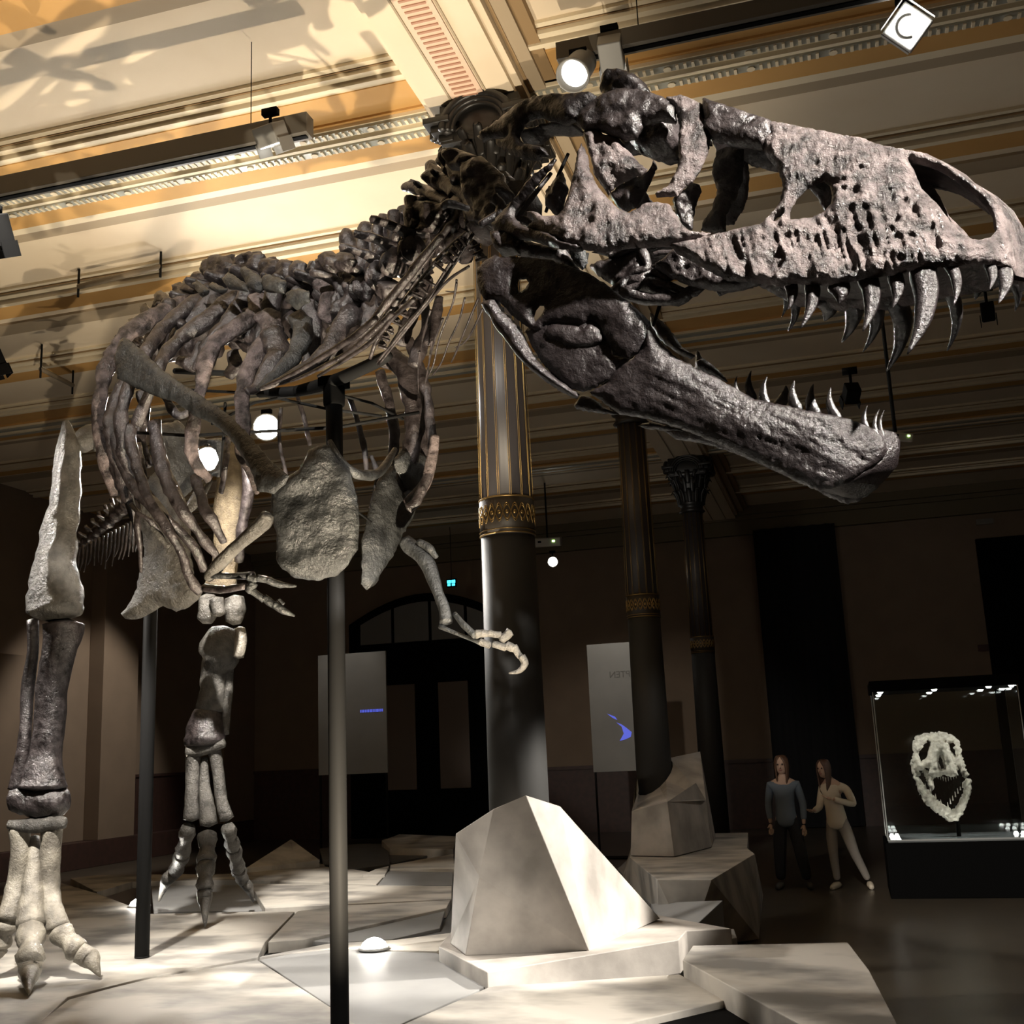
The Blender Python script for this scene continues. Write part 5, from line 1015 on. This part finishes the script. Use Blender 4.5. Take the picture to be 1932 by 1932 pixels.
kp([(1205,640),(1230,700),(1250,780),(1210,800),(1190,760),(1180,700)],.12,.05,'cheek_bone'); kp([(1520,640),(1545,720),(1570,780),(1540,800),(1510,760),(1500,700)],.12,.05,'cheek_bone')
m=MB()
for k in range(9):
    x=1345+k*17; (X,Y),=ZK([(x,795+abs(k-4)*-6)]); P=KP.p(X,Y,-.2); m=MB(); m.tube([P,P-UPV*.05-np.array([0,.01,0])],[.008,.002],6,sub=1); m.build('tooth',CB,sk)
for k in range(12):
    a,b=((1215,800),(1400,975)) if k<6 else ((1430,985),(1520,860)); u=(k%6)/5.5; (X,Y),=ZK([(a[0]+(b[0]-a[0])*u,a[1]+(b[1]-a[1])*u)]); P=KP.p(X,Y,-.13); MB().tube([P-UPV*.01,P+UPV*random.uniform(.03,.06)],[.009,.002],6,sub=1).build('tooth',CB,sk)
kp([(1255,730),(1330,760),(1340,860),(1320,900),(1280,800)],.03,.03,'palate_bone'); kp([(1215,520),(1270,505),(1300,540),(1260,600),(1225,640),(1200,600)],-.03,.03,'brow_bone'); kp([(1440,520),(1490,540),(1515,600),(1500,680),(1480,640),(1470,570)],-.03,.03,'brow_bone')
MB().tube([(cx_,cy_,Z0),(cx_,cy_-.05,1.0)],.025,10,sub=1).build('mount_post',BLACK,sk)
# ================================================================ ceiling hooks and thin wires
for (x,y,zt,lab) in ((541,0,6.4,'thin wire hanging at the left of the ceiling'),):
    pass

# ================================================================ visitors
SKIN=mat('skin',(.45,.3,.22),.6); 
def skin_mesh(name,chains,mt,parent,sub=2,sq=None):
    """chains: lists of (x,y,z,r); first chain is the trunk; every chain starts at an index of the trunk or free"""
    V=[];E=[];R=[]
    for ch in chains:
        st=None; pts=ch
        if isinstance(ch[0],int): st=ch[0]; pts=ch[1:]
        prev=st
        for p in pts:
            V.append(p[:3]); R.append(p[3]); 
            if prev is not None: E.append((prev,len(V)-1))
            prev=len(V)-1
    w=np.array(parent['_w'].to_list()); me=bpy.data.meshes.new(name); me.from_pydata([tuple(np.array(v)-w) for v in V],E,[])
    o=bpy.data.objects.new(name,me); COL.objects.link(o); o.parent=parent; o['_w']=list(w); me.materials.append(mt)
    s=o.modifiers.new('skin','SKIN'); s.use_smooth_shade=True
    for i,r in enumerate(R): me.skin_vertices[0].data[i].radius=(r,r) if np.ndim(r)==0 else r
    me.skin_vertices[0].data[0].use_root=True
    u=o.modifiers.new('s','SUBSURF'); u.levels=sub; u.render_levels=sub; ALL.append(o); return o
def person(X,Y,H,rz,label,shirt,trousers,shoes,hair,pose):
    root=empty('person',(X,Y,0),label,'person'); c,s=math.cos(rz),math.sin(rz); k=H/1.65
    def T(p): x,y,z=p[:3]; x*=k;y*=k;z*=k; q=(X+x*c-y*s,Y+x*s+y*c,z); return q if len(p)==3 else (*q,(p[3]*k if np.ndim(p[3])==0 else (p[3][0]*k,p[3][1]*k)))
    fx=pose.get('foot',((-.13,0,0),(.16,.02,0))); ln=pose.get('lean',0)
    # local -y faces forward
    hip=.86; sh=1.34; 
    arms=pose['arms']   # each: shoulder, elbow, wrist
    legs=[]
    for sg,f in zip((-1,1),fx):
        kx=(sg*.09+f[0])/2+pose.get('knee',0)*.0; legs.append([(sg*.085,0,hip-.02,.085),(kx,-.03,.47,.058),(f[0],f[1]+.02,.10,.036)])
    # bare body: trunk, neck, legs, arms in one skin
    body=[[T((0,0,hip,.12)),T((ln*.3,0,1.02,.105)),T((ln*.7,0,1.2,.12)),T((ln,0,sh,.10)),T((ln*1.1,-.01,1.43,.045)),T((ln*1.15,-.02,1.49,.043))]]
    for L in legs: body.append([0]+[T(p) for p in L])
    for a in arms: body.append([3]+[T((a[0][0],a[0][1],a[0][2],.048)),T((*a[1],.036)),T((*a[2],.026))])
    skin_mesh('body',body,SKIN,root)
    # clothes
    top=[[T((0,0,.76,.12)),T((0,0,.82,.15)),T((0,0,.9,.15)),T((ln*.3,0,1.02,.13)),T((ln*.7,0,1.2,.138)),T((ln,0,sh-.01,.112)),T((ln,0,sh+.04,.075))]]
    for a in arms:
        e=np.array(a[1]); w=np.array(a[2]); fr=e+(w-e)*pose.get('sleeve',.8)
        top.append([5]+[T((a[0][0],a[0][1],a[0][2],.062)),T((*a[1],.052)),T((*fr,.04))])
    skin_mesh('shirt',top,shirt,root)
    tr=[[T((0,0,hip,.13)),T((0,0,hip+.08,.125)),T((0,0,hip+.13,.11))]]
    for L in legs: tr.append([0]+[T((L[0][0],L[0][1],L[0][2],.1)),T((*L[1][:3],.068+pose.get('loose',0))),T((*L[2][:3],.048+pose.get('loose',0)))])
    skin_mesh('trousers',tr,trousers,root)
    for sg,f in zip((-1,1),fx):
        dx=pose.get('toe',(0,0))[0 if sg<0 else 1]
        m=MB(); a=T((f[0],f[1]+.07,.045)); b=T((f[0]+dx*.5,f[1]-.06,.045)); e=T((f[0]+dx,f[1]-.16,.03)); m.tube([a,b,e],[.042*k,.045*k,.03*k],12,sub=3); m.build('shoe',shoes,root)
    # head with face
    hc=np.array(T((ln*1.2+pose.get('head',(0,0))[0],-.03+pose.get('head',(0,0))[1],1.56))); m=MB(); g=rz+pose.get('turn',0); d=np.array([math.sin(g),-math.cos(g),0]); sd=np.array([math.cos(g),math.sin(g),0])
    prof=[(.012,-.118),(.045,-.105),(.062,-.07),(.072,-.02),(.078,.03),(.076,.07),(.058,.105),(.025,.122)]
    n=24; V=[]
    for r,z in prof:
        for j in range(n):
            q=2*math.pi*j/n; u=math.sin(q); v_=-math.cos(q); rr=r*(1.22 if v_<0 else 1.12) if 1 else r
            V.append(hc+k*(sd*r*u+d*(-v_)*0+(-d)*v_*-1*rr*0+d*(-v_*rr)*-1+UPV*z))
    F=[(a*n+j,a*n+(j+1)%n,(a+1)*n+(j+1)%n,(a+1)*n+j) for a in range(len(prof)-1) for j in range(n)]+[tuple(range(n))[::-1],tuple((len(prof)-1)*n+j for j in range(n))]
    m.add(V,F); f=hc+d*.085*k
    m.tube([f+UPV*.012*k,f+d*.012*k-UPV*.01*k,f+d*.022*k-UPV*.028*k,f+d*.004*k-UPV*.034*k],[.006*k,.009*k,.012*k,.008*k],8)
    for sg in (-1,1): m.tube([hc+sd*sg*.078*k+UPV*.02*k,hc+sd*sg*.084*k-UPV*.01*k,hc+sd*sg*.078*k-UPV*.03*k],[.012*k,.014*k,.008*k],8)
    hd=m.build('head',SKIN,root)
    DK=mat('dark_eye',(.03,.02,.02),.3); LP=mat('lips',(.35,.13,.11),.5)
    for sg in (-1,1): MB().lathe(hc+d*.082*k+sd*sg*.03*k+UPV*.012*k,[(.0125*k,0),(.008*k,.006*k)],10,ax=d).build('eye',DK,root)
    MB().tube([f-sd*.022*k-UPV*.058*k-d*.006*k,f-UPV*.06*k+d*.002*k,f+sd*.022*k-UPV*.058*k-d*.006*k],[.004*k,.007*k,.004*k],8).build('mouth',LP,root)
    # long hair
    m=MB(); V=[]
    rings=[(.02,.135,0),(.06,.122,0),(.082,.085,.25),(.09,.04,.55),(.092,-.02,.75),(.085,-.1,.85),(.08,-.2,.85),(.065,-.3,.85),(.03,-.36,.85)]
    nn=20
    for r,z,op in rings:
        for j in range(nn):
            q=(j/(nn-1)-.5)*2*(math.pi-op); V.append(hc+k*(sd*math.sin(q)*r*1.08-d*(math.cos(q)*r*1.12+.004)+UPV*z))
    F=[(a*nn+j,a*nn+j+1,(a+1)*nn+j+1,(a+1)*nn+j) for a in range(len(rings)-1) for j in range(nn-1)]
    m.add(V,F); o=m.build('hair',hair,root); so=o.modifiers.new('s','SOLIDIFY'); so.thickness=.018*k
    # hands: palm, four fingers and thumb
    for a,hd_ in zip(arms,pose.get('hand',((0,0,-1),(0,0,-1)))):
        w=np.array(T(a[2])); hx=np.array([hd_[0]*c-hd_[1]*s,hd_[0]*s+hd_[1]*c,hd_[2]]); hx/=np.linalg.norm(hx); A=frame(hx); side=A[:,1] if abs(hx[2])>.7 else A[:,0]; nm=np.cross(hx,side)
        ch=[[(*w,.022*k),(*(w+hx*.04*k),(.022*k,.022*k)),(*(w+hx*.075*k),.022*k)]]
        for i,(o_,l) in enumerate(((-.027,.06),(-.009,.07),(.009,.066),(.026,.05))):
            b=w+hx*.075*k+side*o_*k; ch.append([2,(*b,.0095*k),(*(b+hx*l*.5*k+nm*.006*k),.0085*k),(*(b+hx*l*k+nm*.02*k),.007*k)])
        b=w+hx*.03*k-side*.028*k; ch.append([1,(*b,.011*k),(*(b+hx*.028*k-side*.016*k+nm*.01*k),.009*k)])
        skin_mesh('hand',ch,SKIN,root,1)
    return root
f_=lambda p: (p[0],p[1])
w1=onz(1500,1677,0); w2=onz(1592,1677,0)
person(w1[0]-.03,w1[1],1.62,-.05,'person with long hair in a grey-blue top and black trousers, left of the two visitors',mat('grey_blue_shirt',(.13,.16,.2),.9),mat('black_trousers',(.015,.015,.018),.9),mat('dark_shoes',(.05,.045,.04),.6),mat('brown_hair',(.09,.045,.025),.5),
 dict(arms=[[(-.17,0,1.31),(-.22,.03,1.05),(-.2,-.04,.82)],[(.17,0,1.31),(.23,.03,1.05),(.22,-.03,.8)]],hand=((0,-.1,-1),(0,-.1,-1)),foot=((-.14,0,0),(.2,0,0)),toe=(-.03,.05),loose=.02,turn=-.1))
w2p=person(w2[0]+.0,w2[1],1.55,-.25,'person in cream top and light trousers, hands raised, right of the two visitors',mat('cream_knit_top',(.55,.47,.36),.9),mat('light_grey_leggings',(.28,.25,.22),.9),mat('pale_shoes',(.6,.53,.42),.6),mat('long_brown_hair',(.08,.04,.025),.5),
 dict(arms=[[(-.16,0,1.3),(-.2,-.06,1.06),(-.22,-.28,1.02)],[(.16,0,1.3),(.26,-.02,1.08),(.02,-.2,1.17)]],hand=((-.3,-1,.1),(-1,-.2,.25)),foot=((-.08,0,0),(.3,.12,0)),toe=(-.03,.08),lean=-.05,head=(-.04,-.03),turn=-.35,sleeve=.95))

# ================================================================ final tidy
for o in ALL:
    if '_w' in o.keys(): del o['_w']
